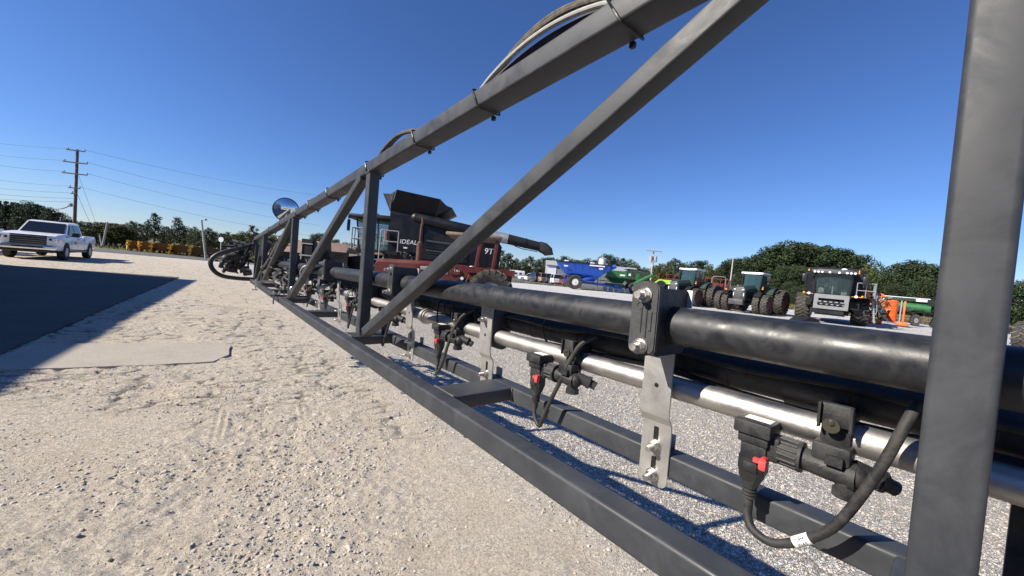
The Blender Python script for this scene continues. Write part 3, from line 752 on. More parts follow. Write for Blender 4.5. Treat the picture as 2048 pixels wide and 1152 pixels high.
top_hose(-.9, .44, .003, .606, .007, 'hose_tan'); top_hose(.93, 1.27, .002, .606, .007, 'hose_tan'); top_hose(1.72, 2.84, .002, .606, .007, 'hose_tan'); top_hose(3.27, 4.0, .003, .60, .007, 'hose_tan')

# u-bolted guard and straps near the third post
mb = MB(); mb.beam(B(3.46, .44, -.300), B(3.46, .70, -.300), .03, .012, BD, .003)
mb.beam(B(3.40, .455, -.29), B(3.40, .455, -.36), .04, .005, BD, .001); st_ = part('strap', mb, 'grey', boom)
for v in (.462, .50, .60):
    m2 = MB(); m2.cyl(B(3.46, v, -.32), B(3.46, v, -.262), .006, n=10); m2.cyl(B(3.46, v, -.285), B(3.46, v, -.278), .011, n=6); part('bolt', m2, 'bolt', st_)
mb = MB(); mb.tube([B(3.33, .555, -.30), B(3.33, .552, -.235), B(3.33, .57, -.215), B(3.33, .59, -.235), B(3.33, .592, -.29)], .0045, 8, 4); part('u_bolt', mb, 'bolt', boom)
mb = MB(); mb.box(B(4.75, .47, -.30), (.035, .012, .12), R=BR); mb.cyl(B(4.75, .44, -.27), B(4.75, .62, -.262), .012, n=10); mb.cyl(B(4.75, .44, -.355), B(4.75, .49, -.355), .009, n=8); part('stay_bar', mb, 'bolt', boom)

# end of the section: upright frame, bumper loop, hinge and fold gear
mb = MB(); mb.box(B(6.0, .57, -.04), (.05, .012, .50), R=BR); mb.box(B(6.0, .62, -.05), (.04, .09, .38), R=BR); mb.box(B(5.99, .56, .175), (.09, .05, .06), R=BR); ep = part('end_plate', mb, 'grey', boom)
pts = [(6.1, .60, .165), (6.1, .46, .105), (6.1, .32, .045), (6.1, .21, -.005), (6.1, .145, -.06), (6.1, .118, -.13), (6.1, .135, -.20), (6.1, .185, -.262), (6.1, .26, -.298), (6.1, .36, -.312), (6.1, .48, -.318), (6.1, .60, -.318)]
mb = MB(); mb.tube([B(*p) for p in pts], .026, 14, 4); part('bumper_loop', mb, 'air', boom)
rr_ = random.Random(21)
# fold cylinder, knuckle, manifold blocks
mb = MB(); mb.cyl(B(6.2, .30, -.06), B(6.25, .50, .02), .055, n=20); mb.cyl(B(6.2, .34, -.045), B(6.2, .42, -.012), .062, n=20); mb.sphere(B(6.2, .28, -.07), .058, 14); part('breakaway_housing', mb, 'blk', boom)
mb = MB(); mb.cyl(B(5.9, .62, -.29), B(5.0, .58, -.12), .022, n=16); mb.cyl(B(5.4, .60, -.2), B(5.0, .58, -.12), .032, n=16); part('fold_cylinder', mb, 'grey', boom)
mb = MB(); mb.cyl(B(5.25, .60, .04), B(5.15, .60, .18), .055, n=18); mb.cyl(B(5.25, .60, .04), B(5.27, .60, .02), .06, n=18); part('accumulator', mb, 'clampgrey', boom)
for (t, v, w, a, b_, c_) in ((6.25, .24, -.13, .1, .05, .14), (6.3, .36, -.2, .12, .10, .10), (6.2, .47, -.18, .08, .12, .06), (6.4, .30, .02, .1, .06, .05), (6.3, .52, -.24, .1, .1, .08), (6.2, .42, .06, .06, .10, .03), (5.6, .66, -.24, .1, .08, .08), (5.2, .68, -.22, .12, .07, .1), (4.6, .70, -.24, .1, .06, .08), (4.3, .66, -.22, .08, .08, .09)):
    mb = MB(); mb.bbox(B(t, v, w), (a, b_, c_), .012, R=BR @ Matrix.Rotation(rr_.uniform(-.4, .4), 3, 'X')); mb.cyl(B(t - .05, v, w), B(t - .085, v - .02, w + .02), .018, n=10); mb.cyl(B(t, v - .04, w + .02), B(t, v - .075, w + .03), .013, n=8)
    part('valve_block', mb, rr_.choice(['blk', 'blk', 'clampgrey']), boom)
for (v0, w0, v1, w1) in ((.24, -.06, .26, -.26), (.44, -.12, .58, -.05), (.34, .09, .56, .13), (.5, .1, .42, -.1)):
    mb = MB(); mb.beam(B(6.2, v0, w0), B(6.2, v1, w1), .03, .012, BD, .003); part('link_arm', mb, rr_.choice(['grey', 'plate']), boom)
def loose_hose(n, t0, t1, v0, v1, w0, w1, r, mname='rub', sd=0):
    q = random.Random(sd)
    for i in range(n):
        a = [q.uniform(t0, t1), q.uniform(v0, v1), q.uniform(w0, w1)]; b_ = [q.uniform(t0, t1), q.uniform(v0, v1), q.uniform(w0, w1)]
        mid = [(a[j] + b_[j]) / 2 + q.uniform(-.07, .07) for j in range(3)]; m3 = [(a[j] * .3 + b_[j] * .7) + q.uniform(-.05, .05) for j in range(3)]
        mb = MB(); mb.tube([B(*a), B(*mid), B(*m3), B(*b_)], q.uniform(r * .7, r * 1.2), 7, 6); part('hydraulic_hose', mb, mname, boom)
loose_hose(20, 6.1, 6.5, .20, .60, -.27, .14, .014, 'rub', 3)
loose_hose(12, 6.2, 6.7, .24, .56, -.25, .16, .019, 'blk', 33)
loose_hose(5, 6.0, 6.4, .25, .6, .08, .2, .011, 'rub', 8)
loose_hose(18, 4.9, 5.8, .58, .74, -.28, .10, .016, 'rub', 5)
loose_hose(14, 3.6, 4.8, .62, .76, -.28, -.02, .014, 'rub', 6)
loose_hose(5, 4.2, 5.6, .6, .72, -.28, -.1, .012, 'bolt', 16)
loose_hose(4, 4.0, 5.2, .6, .72, -.24, -.06, .022, 'pad', 9)
loose_hose(5, 6.1, 6.4, .3, .6, -.22, .1, .007, 'bolt', 12)
# padded hoses strapped under the far brace
mb = MB()
for dv in (-.02, .02): mb.tube([B(3.75, .60 + dv, .235), B(4.2, .60 + dv, .12), B(4.8, .60 + dv, -.06), B(5.3, .60 + dv, -.19), B(5.5, .60 + dv, -.30)], .028, 10, 4)
part('padded_hose', mb, 'pad', boom)
for u in (.15, .45, .75):
    t = 3.75 + 1.75 * u; w = .235 - .50 * u; mb = MB(); mb.tube([B(t + .01 * sin(a), .60 + .062 * cos(a), w + .05 * sin(a)) for a in np.linspace(0, 2 * pi, 15)], .004, 5); part('cable_tie', mb, 'tie', boom)
# clear hose loops and silver fittings below the far pipe
for t, v, w in ((3.9, .66, -.20), (4.15, .64, -.21), (2.75, .66, -.21), (2.9, .68, -.20), (4.45, .6, -.17)):
    mb = MB(); mb.cyl(B(t, v, w), B(t + .06, v, w), .02, n=14); mb.cyl(B(t + .02, v, w), B(t + .03, v, w), .026, n=14); mb.cyl(B(t + .03, v, w), B(t + .03, v, w - .05), .014, n=10); part('fitting', mb, 'bolt', boom)
mb = MB(); mb.tube([B(3.05, .60, -.04), B(3.08, .58, -.06), B(3.1, .57, -.10), B(3.08, .585, -.14), B(3.0, .60, -.15)], .0045, 8, 4); mb.box(B(3.0, .60, -.09), (.02, .012, .11), R=BR); part('hose_guide', mb, 'plate', boom)
# round convex mirror on its bracket
M['mirror'] = mat('mirror_glass', (.75, .78, .8), .02, 1, 0, var=0)
mc = B(4.95, .73, .54); fd = (Vector((0, 0, CAM_H)) - (mc + BROOT)).normalized(); fd = (fd + Vector((-.10, .0, .0))).normalized()
Rm = fd.to_track_quat('Z', 'Y').to_matrix()
mm = MB(); rings = []
for i in range(9):
    a = i / 8 * .42; R_ = .125 / sin(.42)
    rings.append([mc + Rm @ Vector((R_ * sin(max(a, 1e-3)) * cos(b_), R_ * sin(max(a, 1e-3)) * sin(b_), R_ * cos(a) - R_ * cos(.42))) for b_ in np.linspace(0, 2 * pi, 40, endpoint=False)])
mm.loft(rings, True); mr = part('convex_mirror', mm, 'mirror', boom, angle=80)
rim = MB(); rim.tube([mc + Rm @ Vector((.127 * cos(b_), .127 * sin(b_), -.002)) for b_ in np.linspace(0, 2 * pi, 41)], .006, 8)
rim.loft([[mc + Rm @ Vector((r_ * cos(b_), r_ * sin(b_), z_)) for b_ in np.linspace(0, 2 * pi, 32, endpoint=False)] for r_, z_ in ((.127, -.003), (.11, -.025), (.05, -.04))]); part('mirror_rim', rim, 'blk', mr)
arm = MB(); arm.tube([mc + Rm @ Vector((0, 0, -.04)), B(4.95, .70, .38), B(4.95, .61, .27)], .012, 8, 3); part('mirror_arm', arm, 'blk', boom)

# ------------------------------------------------------------------ background machines
def at(x, y, Y):
    """world point seen at photo pixel x, y when it stands Y metres ahead"""
    dx, dy = x - 1024, 576 - y
    X = dx * cos(ROLL) - dy * sin(ROLL); Yv = dx * sin(ROLL) + dy * cos(ROLL)
    r = Vector((X, 760 * cos(PITCH) + Yv * sin(PITCH), Yv * cos(PITCH) - 760 * sin(PITCH)))
    return r * (Y / r.y) + Vector((0, 0, CAM_H))
M['mblack'] = mat('machine_black', (.007, .008, .012), .3, 0, .18, (.06, .055, .05), 1.2, var=.2, vscale=2, spec=.35)
M['mdark'] = mat('machine_dark_plastic', (.010, .011, .013), .5, 0, .15, (.05, .048, .045), 1.5, spec=.3)
M['mgrey'] = mat('machine_grey', (.17, .175, .18), .4, 0, .4, (.3, .28, .25), 1.5)
M['mgrey2'] = mat('machine_dark_grey', (.045, .047, .052), .42, 0, .3, (.22, .21, .19), 1.5)
M['railgrey'] = mat('railing_grey', (.24, .25, .27), .4, .2, .2)
M['alu'] = mat('pale_metal', (.45, .46, .47), .35, .7, .3)
M['tyre'] = mat('tyre_rubber', (.06, .053, .046), .8, 0, .9, (.19, .16, .125), 2.6, var=.3, vscale=5)
M['tyre_clean'] = mat('dark_tyre', (.014, .014, .015), .7, 0, .3)
M['redrim'] = mat('dark_red_rim', (.11, .006, .012), .45, 0, .2)
M['whiterim'] = mat('white_rim', (.65, .65, .63), .4, 0, .3)
M['tgreen'] = mat('tractor_green', (.016, .040, .026), .35, 0, .3, (.09, .09, .08), 1.5, coat=.2)
M['grnlit'] = mat('implement_green', (.010, .12, .030), .38, 0, .2, coat=.2)
M['grndk'] = mat('dark_implement_green', (.005, .025, .012), .4, 0, .3)
M['blue'] = mat('cart_blue', (.003, .070, .42), .38, 0, .15, (.08, .16, .30), 1.2, coat=.15)
M['lime'] = mat('lime_paint', (.36, .62, .04), .4, 0, .2)
M['redp'] = mat('implement_red', (.20, .008, .014), .4, 0, .3)
M['redold'] = mat('faded_red_paint', (.095, .008, .008), .45, 0, .45, (.16, .08, .06), 1.5, var=.25)
M['rust'] = mat('rusty_pipe', (.10, .045, .03), .8, 0, .7, (.2, .1, .06), 6, var=.4)
M['canvas'] = mat('weathered_canopy', (.20, .15, .11), .8, 0, .7, (.32, .28, .23), 4)
M['orange'] = mat('implement_orange', (.85, .15, .025), .45, 0, .2)
M['yellowshade'] = mat('shaded_dirty_bowl', (.14, .07, .012), .7, 0, .5, (.2, .14, .07), 2)  # scraper yellow darkened for the bowl's unlit face, plus dirt smudges
M['yellow'] = mat('scraper_yellow', (.75, .38, .03), .45, 0, .5, (.5, .35, .15), 2)
M['amber'] = mat('amber_lamp', (.9, .35, .05), .2)
M['lampw'] = mat('lamp_lens', (.75, .77, .8), .15)
M['wpaint'] = mat('white_paint', (.78, .79, .80), .25, 0, .15, coat=.6)
M['trim'] = mat('black_trim', (.012, .012, .014), .4)
M['chrome'] = mat('chrome', (.75, .76, .78), .12, 1)
M['glasstr'] = glass_mat('tractor_glass', (.035, .085, .085), .05, .6)
M['glass'] = glass_mat('tinted_glass', (.03, .06, .065), .05, .55)
M['glassteal'] = glass_mat('teal_cab_glass', (.06, .20, .18), .04, .5)
M['glassdk'] = glass_mat('dark_car_glass', (.012, .016, .022), .05, .96)
M['seat'] = mat('pale_seat', (.42, .44, .40), .7)
M['silver'] = mat('silver_paint', (.45, .46, .48), .3, .3, .1, coat=.5)
M['navy'] = mat('dark_blue_paint', (.03, .035, .05), .3, .2, .1, coat=.5)
M['maroon'] = mat('maroon_paint', (.15, .02, .02), .3, .2, .1, coat=.5)
M['tan'] = mat('tan_paint', (.35, .22, .13), .35, .2, .1, coat=.5)

def tyre_mesh(R, w, rr, n=22, lug=.045, mname='tyre', smooth=False):
    mb = MB(); hw = w / 2; k = R - rr
    mb.lathe([(rr, -hw * .82), (rr + k * .35, -hw * .98), (rr + k * .75, -hw), (R - lug * .9, -hw * .86), (R - lug, -hw * .3), (R - lug, hw * .3), (R - lug * .9, hw * .86), (rr + k * .75, hw), (rr + k * .35, hw * .98), (rr, hw * .82), (rr - .01, hw * .7), (rr - .01, -hw * .7), (rr, -hw * .82)], n=48, close=True)
    if not smooth:
        mb.mi = 1
        for s in (-1, 1):
            for i in range(n):
                a0 = 2 * pi * (i + (.5 if s > 0 else 0)) / n; da = 2 * pi / n * .80; th = 2 * pi / n * .30
                pts = []
                for rad_ in (R - lug - .012, R):
                    for (y, a) in ((0.02 * s * -1, a0), (hw * 1.0 * s, a0 + da), (hw * 1.0 * s, a0 + da + th * .8), (0.02 * s * -1, a0 + th)):
                        rr_ = rad_ - (lug * .55 if abs(y) > hw * .9 else 0)
                        pts.append((rr_ * cos(a), y, rr_ * sin(a)))
                mb.hexa(pts)
                # shoulder run-down
                p2 = []
                for (rad_, y) in ((R - lug * .55, hw * 1.0 * s), (rr + k * .62, hw * 1.01 * s)):
                    for (a, yy) in ((a0 + da, y * .93), (a0 + da + th * .8, y * .93), (a0 + da + th * .8, y * 1.045), (a0 + da, y * 1.045)):
                        p2.append((rad_ * cos(a), yy, rad_ * sin(a)))
                mb.hexa(p2)
    return mb.mesh('wheel', ['tyre_clean', 'tyre'] if not smooth else mname)
def rim_mesh(rr, w, mname, dish=.3):
    mb = MB(); hw = w / 2
    mb.lathe([(rr + .012, hw * .80), (rr - .03, hw * .80), (rr - .05, hw * .45), (rr * .55, hw * dish), (rr * .42, hw * (dish + .12)), (rr * .16, hw * (dish + .12)), (rr * .14, hw * (dish + .5)), (.001, hw * (dish + .5))], n=32)
    mb.lathe([(rr + .012, -hw * .80), (rr - .03, -hw * .80), (rr - .05, -hw * .2), (.001, -hw * .1)], n=32)
    for i in range(8):
        a = 2 * pi * i / 8; mb.cyl((rr * .3 * cos(a), hw * (dish + .12), rr * .3 * sin(a)), (rr * .3 * cos(a), hw * (dish + .12) + .02, rr * .3 * sin(a)), .022, n=6)
    return mb.mesh('rim', mname)
def add_wheel(par, tm, rm, loc, flip=False, ax=0.):
    w = link('wheel', tm, par, loc, (0, 0, pi if flip else 0)); link('rim', rm, w); return w

# ---------------- combine
def combine(label, loc, rz, tank_open=True, front_plate=True, lod=1):
    c = thing('combine_harvester', label, 'combine harvester', loc, rz, 'black combine harvesters')
    S = 1.52
    body = MB()
    body.prism([(.62, -S, 1.35), (.62, -S, 3.78), (-1.5, -S, 3.74), (-3.2, -S, 3.45), (-4.5, -S, 3.15), (-4.85, -S, 2.7), (-4.75, -S, 1.5), (-3.8, -S, 1.3), (-2.4, -S, 1.55), (-1.3, -S, 1.45)], (0, 2 * S, 0))
    body.box((-1.9, 0, 1.15), (3.8, 1.5, .7)); body.box((-.1, 0, 1.05), (.5, 2.6, .35)); body.box((-3.7, 0, .8), (.3, 2.3, .25))
    part('body', body, 'mblack', c)
    # side panels, stepped out, with seams, louvres and grab rail
    for s in (-1, 1):
        sp = MB(); y = s * (S + .02)
        sp.prism([(.58, y, 2.0), (.58, y, 3.68), (-.95, y, 3.62), (-1.02, y, 2.5), (-.95, y, 1.75), (-.7, y, 2.02)], (0, s * .05, 0))
        sp.prism([(-1.02, y, 1.75), (-1.1, y, 3.0), (-3.0, y, 2.92), (-3.25, y, 2.6), (-3.25, y, 1.75)], (0, s * .06, 0))
        sp.prism([(-3.3, y, 1.6), (-3.3, y, 2.9), (-3.9, y, 2.98), (-4.5, y, 2.85), (-4.7, y, 1.75), (-4.4, y, 1.55)], (0, s * .08, 0))
        for k in range(3): sp.beam((-1.2, y + s * .06, 2.05 + .27 * k), (-3.15, y + s * .06, 2.0 + .25 * k), .03, .05, (0, 1, 0), .01)
        panel = part('side_panel', sp, 'mblack', c)
        if s > 0:
            strip = MB(); strip.beam((-1.2, y + s * .068, 2.66), (-3.1, y + s * .068, 2.58), .012, .07, (0, 1, 0), .004); strip.beam((-1.2, y + s * .068, 2.2), (-3.1, y + s * .068, 2.15), .012, .05, (0, 1, 0), .004); part('trim_strip', strip, 'mgrey2', panel)
            text_part('IDEAL', .30, 'lampw', panel, (-.34, y + s * .056, 2.50), (radians(90), 0, pi), .006, .15, 1.05)
            text_part('9T', .40, 'lampw', panel, (-4.22, y + s * .088, 2.42), (radians(90), 0, pi), .006, .1)
            bd = MB(); bd.box((-.22, y + s * .055, 2.22), (.18, .01, .07)); part('badge', bd, 'lampw', panel)
            gr = MB()
            for k in range(12): gr.box((-3.75, y + s * .085, 1.75 + .06 * k), (.8, .01, .03))
            part('louvre', gr, 'trim', panel)
    # grain tank and its opened lid
    tk = MB(); tk.box((-.45, 0, 3.80), (2.2, 2.9, .25)); part('grain_tank', tk, 'mdark', c)
    if tank_open:
        for s in (-1, 1): fl = MB(); fl.hexa([(.65, s * 1.40, 3.92), (-1.45, s * 1.40, 3.84), (-1.45, s * 1.44, 3.84), (.65, s * 1.44, 3.92), (.30, s * 1.92, 4.88), (-1.75, s * 1.92, 4.64), (-1.75, s * 1.95, 4.64), (.30, s * 1.95, 4.88)]); part('tank_extension', fl, 'mdark', c)
        e2 = MB(); e2.hexa([(.65, -1.4, 3.92), (.69, -1.4, 3.92), (.69, 1.4, 3.92), (.65, 1.4, 3.92), (1.0, -1.5, 4.72), (1.04, -1.5, 4.72), (1.04, 1.5, 4.72), (1.0, 1.5, 4.72)]); part('tank_flap', e2, 'mdark', c); e2 = MB()
        e2.hexa([(-1.47, -1.4, 3.84), (-1.43, -1.4, 3.84), (-1.43, 1.4, 3.84), (-1.47, 1.4, 3.84), (-2.27, -1.6, 4.36), (-2.23, -1.6, 4.36), (-2.23, 1.6, 4.36), (-2.27, 1.6, 4.36)]); part('tank_flap', e2, 'mdark', c)
        for s in (-1, 1):
            cv = MB(); cv.add([(.67, s * 1.4, 3.93), (.32, s * 1.92, 4.86), (.62, s * 1.66, 4.70), (1.0, s * 1.5, 4.71)], [(0, 1, 2), (0, 2, 3)]); part('corner_fabric', cv, 'canvas2', c); cv = MB()
            cv.add([(-1.45, s * 1.4, 3.85), (-1.75, s * 1.93, 4.63), (-2.0, s * 1.7, 4.42), (-2.25, s * 1.6, 4.35)], [(0, 1, 2), (0, 2, 3)]); part('corner_fabric', cv, 'canvas2', c)
        ln = MB()
        for s in (-1, 1):
            for q in (.3, .55, .8): ln.tube([(.68, s * 1.4, 3.93), (.55 + .2 * q, s * (1.65 - .1 * q), 4.35), (.32 + .65 * q, s * (1.94 - .42 * q), 4.84 - .14 * q)], .012, 5)
        part('fabric_stay', ln, 'mgrey', c)
    else:
        lid = MB(); lid.loft([[(.6, -1.3, 3.92), (.6, 1.3, 3.92), (-1.5, 1.3, 3.9), (-1.5, -1.3, 3.9)], [(.2, -.9, 4.0), (.2, .9, 4.0), (-1.1, .9, 4.0), (-1.1, -.9, 4.0)]]); part('tank_lid', lid, 'mdark', c)
    # unloading auger folded back along the left side
    au = MB(); P0 = Vector((-.6, 1.40, 3.70)); P1 = Vector((-4.2, 1.75, 3.22)); P2 = Vector((-5.1, 1.80, 3.10)); P3 = Vector((-6.75, 1.9, 2.86))
    au.cyl(P0, P1, .27, .25, n=24); au.sphere(P0, .28, 14); aug = part('auger_tube', au, 'mblack', c)
    a2 = MB(); a2.cyl(P1, P2, .255, .25, n=24); part('auger_collar', a2, 'alu', aug)
    a3 = MB(); a3.cyl(P2, P3, .245, .22, n=24); a3.cyl(P2.lerp(P3, .5), P2.lerp(P3, .53), .255, n=24); a3.tube([P2.lerp(P3, .2) - Vector((0, 0, .25)), P2.lerp(P3, .45) - Vector((0, 0, .3)), P2.lerp(P3, .9) - Vector((0, 0, .26))], .02, 6); part('auger_end', a3, 'mdark', aug)
    a4 = MB(); d = (P3 - P2).normalized()
    R4 = []
    for x, dz, an, w_, h_ in ((-.1, 0, 0, .25, .25), (.12, -.02, .35, .27, .27), (.3, -.12, .8, .25, .26), (.40, -.30, 1.25, .21, .2)):
        u_ = (Vector((0, 0, 1)) * cos(an) + d * sin(an)); R4.append([P3 + d * x + Vector((0, 0, dz)) + Vector((0, 1, 0)) * yy * w_ + u_ * zz * h_ for yy, zz in ((-1, -.6), (-.6, -1), (.6, -1), (1, -.6), (1, .6), (.6, 1), (-.6, 1), (-1, .6))])
    a4.loft(R4); part('spout', a4, 'rub', aug)
    # cab
    cb = MB(); cx0, cx1 = .45, 2.15
    for s in (-1, 1):
        cb.beam((cx1, s * .93, 1.95), (cx1 + .18, s * 1.0, 3.45), .07, .07, (0, 1, 0), .02); cb.beam((cx0, s * .98, 1.95), (cx0, s * .98, 3.45), .09, .09, (0, 1, 0), .02); cb.beam((1.25, s * .98, 1.95), (1.3, s * 1.0, 3.45), .05, .05, (0, 1, 0), .015)
        cb.beam((1.3, s * .99, 2.75), (cx1 + .1, s * .97, 2.7), .03, .03, (0, 1, 0), .01)
    cb.box((cx0 - .06, 0, 2.6), (.06, 1.96, 1.8)); cb.box((1.3, 0, 1.88), (1.85, 2.05, .18)); cb.box((.75, 0, 2.3), (.1, 1.8, .8))
    cabo = part('cab', cb, 'mblack', c)
    gl = MB(); gl.loft([[(cx1 - .02, -.90, 1.98), (cx1 + .07, -.5, 1.98), (cx1 + .1, 0, 1.98), (cx1 + .07, .5, 1.98), (cx1 - .02, .90, 1.98)], [(cx1 + .15, -.97, 3.42), (cx1 + .26, -.5, 3.42), (cx1 + .3, 0, 3.42), (cx1 + .26, .5, 3.42), (cx1 + .15, .97, 3.42)]], cap=False, close=False); part('windscreen', gl, 'glassteal' if tank_open else 'glass', cabo)
    for s in (-1, 1):
        sg = MB(); sg.add([(cx0 + .05, s * .985, 2.0), (cx1, s * .955, 2.0), (cx1 + .16, s * 1.0, 3.42), (cx0 + .05, s * .99, 3.42)], [(0, 1, 2, 3)]); part('side_window', sg, 'glassteal' if tank_open else 'glass', cabo)
    rf = MB(); rf.bbox((1.45, 0, 3.56), (2.5, 2.45, .20), .07); rf.bbox((1.3, 0, 3.68), (1.7, 1.9, .12), .05); rf.box((2.66, 0, 3.50), (.12, 2.3, .12)); roof = part('roof', rf, 'mdark' if tank_open else 'mgrey2', cabo)
    for i, y in enumerate((-1.05, -.85, -.65, -.25, .25, .65, .85, 1.05)):
        lm = MB(); lm.cyl((2.70, y, 3.50), (2.745, y, 3.50), .07, n=12); part('work_light', lm, 'lampw', roof)
    bc = MB(); bc.cyl((.6, 1.3, 3.6), (.6, 1.3, 3.85), .06, n=10); bc.cyl((1.2, -1.45, 3.62), (1.2, -1.45, 3.75), .05, n=10); part('beacon', bc, 'amber', roof)
    gp = MB(); gp.sphere((1.6, .5, 3.78), .17, 14, (1, 1, .6)); part('antenna_dome', gp, 'lampw', roof)
    st = MB(); st.bbox((1.0, 0, 2.35), (.5, .5, .14), .04); st.bbox((.78, 0, 2.75), (.13, .48, .7), .05); st.bbox((1.0, .62, 2.2), (.5, .32, .45), .04); st.bbox((1.1, -.62, 2.25), (.35, .35, .4), .04); part('seat', st, 'seat', cabo)
    wh = MB(); wh.tube([(1.65 + .05 * sin(a), .2 * cos(a), 2.62 + .18 * sin(a)) for a in np.linspace(0, 2 * pi, 17)], .018, 6); wh.cyl((1.65, 0, 2.62), (1.85, 0, 2.0), .04, n=8); wh.box((1.5, -.38, 2.62), (.04, .22, .3)); part('steering_wheel', wh, 'seat', cabo)
    # mirrors on arms
    for s in (-1, 1):
        mi = MB(); mi.tube([(2.1, s * 1.0, 3.45), (2.5, s * 1.55, 3.5), (2.5, s * 1.6, 3.35)], .025, 6, 3); mi.bbox((2.5, s * 1.6, 3.05), (.08, .26, .55), .03); part('mirror', mi, 'trim', c)
        hl = MB(); hl.cyl((2.2, s * 1.25, 1.98), (2.28, s * 1.25, 1.98), .09, n=12); part('headlight', hl, 'lampw', c)
        tn = MB(); tn.cyl((2.1, s * 1.55, 2.02), (2.18, s * 1.55, 2.02), .06, n=10); tn.tube([(2.1, s * 1.0, 1.96), (2.1, s * 1.6, 1.96)], .02, 6); part('indicator', tn, 'amber', c)
    # feeder house
    fh = MB(); fh.hexa([(.2, -.72, .85), (2.75, -.72, .62), (2.75, .72, .62), (.2, .72, .85), (.2, -.72, 2.0), (2.75, -.72, 1.55), (2.75, .72, 1.55), (.2, .72, 2.0)]); fo = part('feeder_house', fh, 'mblack', c)
    if front_plate:
        fp = MB()
        X = 2.86
        for (y0, y1, z0, z1) in ((-.92, .92, 1.70, 1.98), (-.92, .92, .98, 1.20), (-.92, -.68, 1.20, 1.70), (.68, .92, 1.20, 1.70)):
            fp.hexa([(X - .06 + (z0 - .9) * -.12, y0, z0), (X + (z0 - .9) * -.12, y0, z0), (X + (z0 - .9) * -.12, y1, z0), (X - .06 + (z0 - .9) * -.12, y1, z0), (X - .06 + (z1 - .9) * -.12, y0, z1), (X + (z1 - .9) * -.12, y0, z1), (X + (z1 - .9) * -.12, y1, z1), (X - .06 + (z1 - .9) * -.12, y1, z1)])
        part('face_plate', fp, 'mgrey', fo)
        dr = MB(); dr.cyl((2.72, -.72, 1.33), (2.72, .72, 1.33), .11, n=14); part('feeder_drum', dr, 'mdark', fo)
        dr = MB()
        for k in range(5): dr.box((2.80, -.58 + .29 * k, 1.48), (.08, .17, .06)); dr.box((2.80, -.50 + .29 * k, 1.30), (.06, .12, .05))
        part('drum_slat', dr, 'alu', fo)
        sk = MB(); sk.box((2.3, 0, .62), (.9, 1.6, .12)); sk.box((2.6, -1.0, .75), (.2, .14, .55)); part('skid', sk, 'mdark', fo)
    # axle, belly and side boxes
    bl = MB(); bl.cyl((0, -1.5, 1.0), (0, 1.5, 1.0), .17, n=14); bl.loft([[(1.0, -1.0, .6), (1.0, 1.0, .6), (1.0, 1.1, 1.6), (1.0, -1.1, 1.6)], [(-3.2, -1.0, .62), (-3.2, 1.0, .62), (-3.2, 1.1, 1.6), (-3.2, -1.1, 1.6)]]); bl.box((1.1, 1.25, 1.35), (.7, .5, .55)); bl.box((1.0, -1.25, 1.4), (.5, .4, .5)); part('chassis', bl, 'mdark', c)
    tm = combine.tyre; rm = combine.rim; tr_, rr_ = combine.rt, combine.rr
    for s in (-1, 1):
        add_wheel(c, tm, rm, (0, s * 1.62, 1.02), s < 0); add_wheel(c, tr_, rr_, (-3.7, s * 1.52, .74), s < 0)
    # boarding ladder and platform on the left
    ld = MB(); yl = 2.25
    for x in (.62, 1.20): ld.beam((x, yl + .10, .32), (x, yl - .12, 1.95), .05, .09, (1, 0, 0), .01)
    for k in range(6): ld.box((.91, yl + .09 - .035 * k, .42 + .28 * k), (.56, .20, .035))
    lad = part('ladder', ld, 'railgrey', c)
    pf = MB(); pf.box((.95, 1.62, 1.93), (1.9, 1.15, .06)); pf.box((.95, 2.2, 1.90), (1.9, .05, .14)); part('platform', pf, 'mdark', c)
    sn = MB(); sn.box((.91, 2.22, 1.80), (.55, .02, .10)); part('safety_label', sn, 'yellow', c)
    rl = MB()
    for z in (2.42, 2.92): rl.tube([(-.0, 2.18, z), (.62, 2.2, z)], .03, 6); rl.tube([(1.62, 2.2, z), (2.1, 2.2, z), (2.15, 1.25, z)], .03, 6)
    for x, y in ((0, 2.18), (.62, 2.2), (1.62, 2.2), (2.12, 2.15), (2.15, 1.7), (2.15, 1.25)): rl.tube([(x, y, 1.95), (x, y, 2.92)], .03, 6)
    rl.tube([(.86, yl + .1, .9), (.80, yl + .12, 1.3), (.8, 2.24, 2.4), (.8, 2.2, 2.9), (.62, 2.2, 2.92)], .026, 6, 3); rl.tube([(1.44, yl + .1, .9), (1.5, yl + .12, 1.3), (1.5, 2.24, 2.4), (1.5, 2.2, 2.9), (1.62, 2.2, 2.92)], .026, 6, 3)
    part('railing', rl, 'railgrey', c)
    ex = MB(); ex.cyl((.66, 1.7, 2.5), (.66, 1.7, 2.88), .07, n=12); ex.sphere((.66, 1.7, 2.9), .07, 8); part('fire_extinguisher', ex, 'redp', c)
    return c
M['canvas2'] = mat('folded_black_fabric', (.03, .03, .03), .8, 0, .5, (.2, .19, .18), 3)
combine.tyre = tyre_mesh(1.02, .82, .42, 20, .05); combine.rim = rim_mesh(.42, .7, 'mgrey2'); combine.rt = tyre_mesh(.74, .56, .34, 18, .045); combine.rr = rim_mesh(.34, .5, 'mgrey2')
c1 = combine('black combine harvester seen from its left side behind the red tractor, grain tank flaps open', (-5.62, 19.9, 0), pi + .07, True, True)
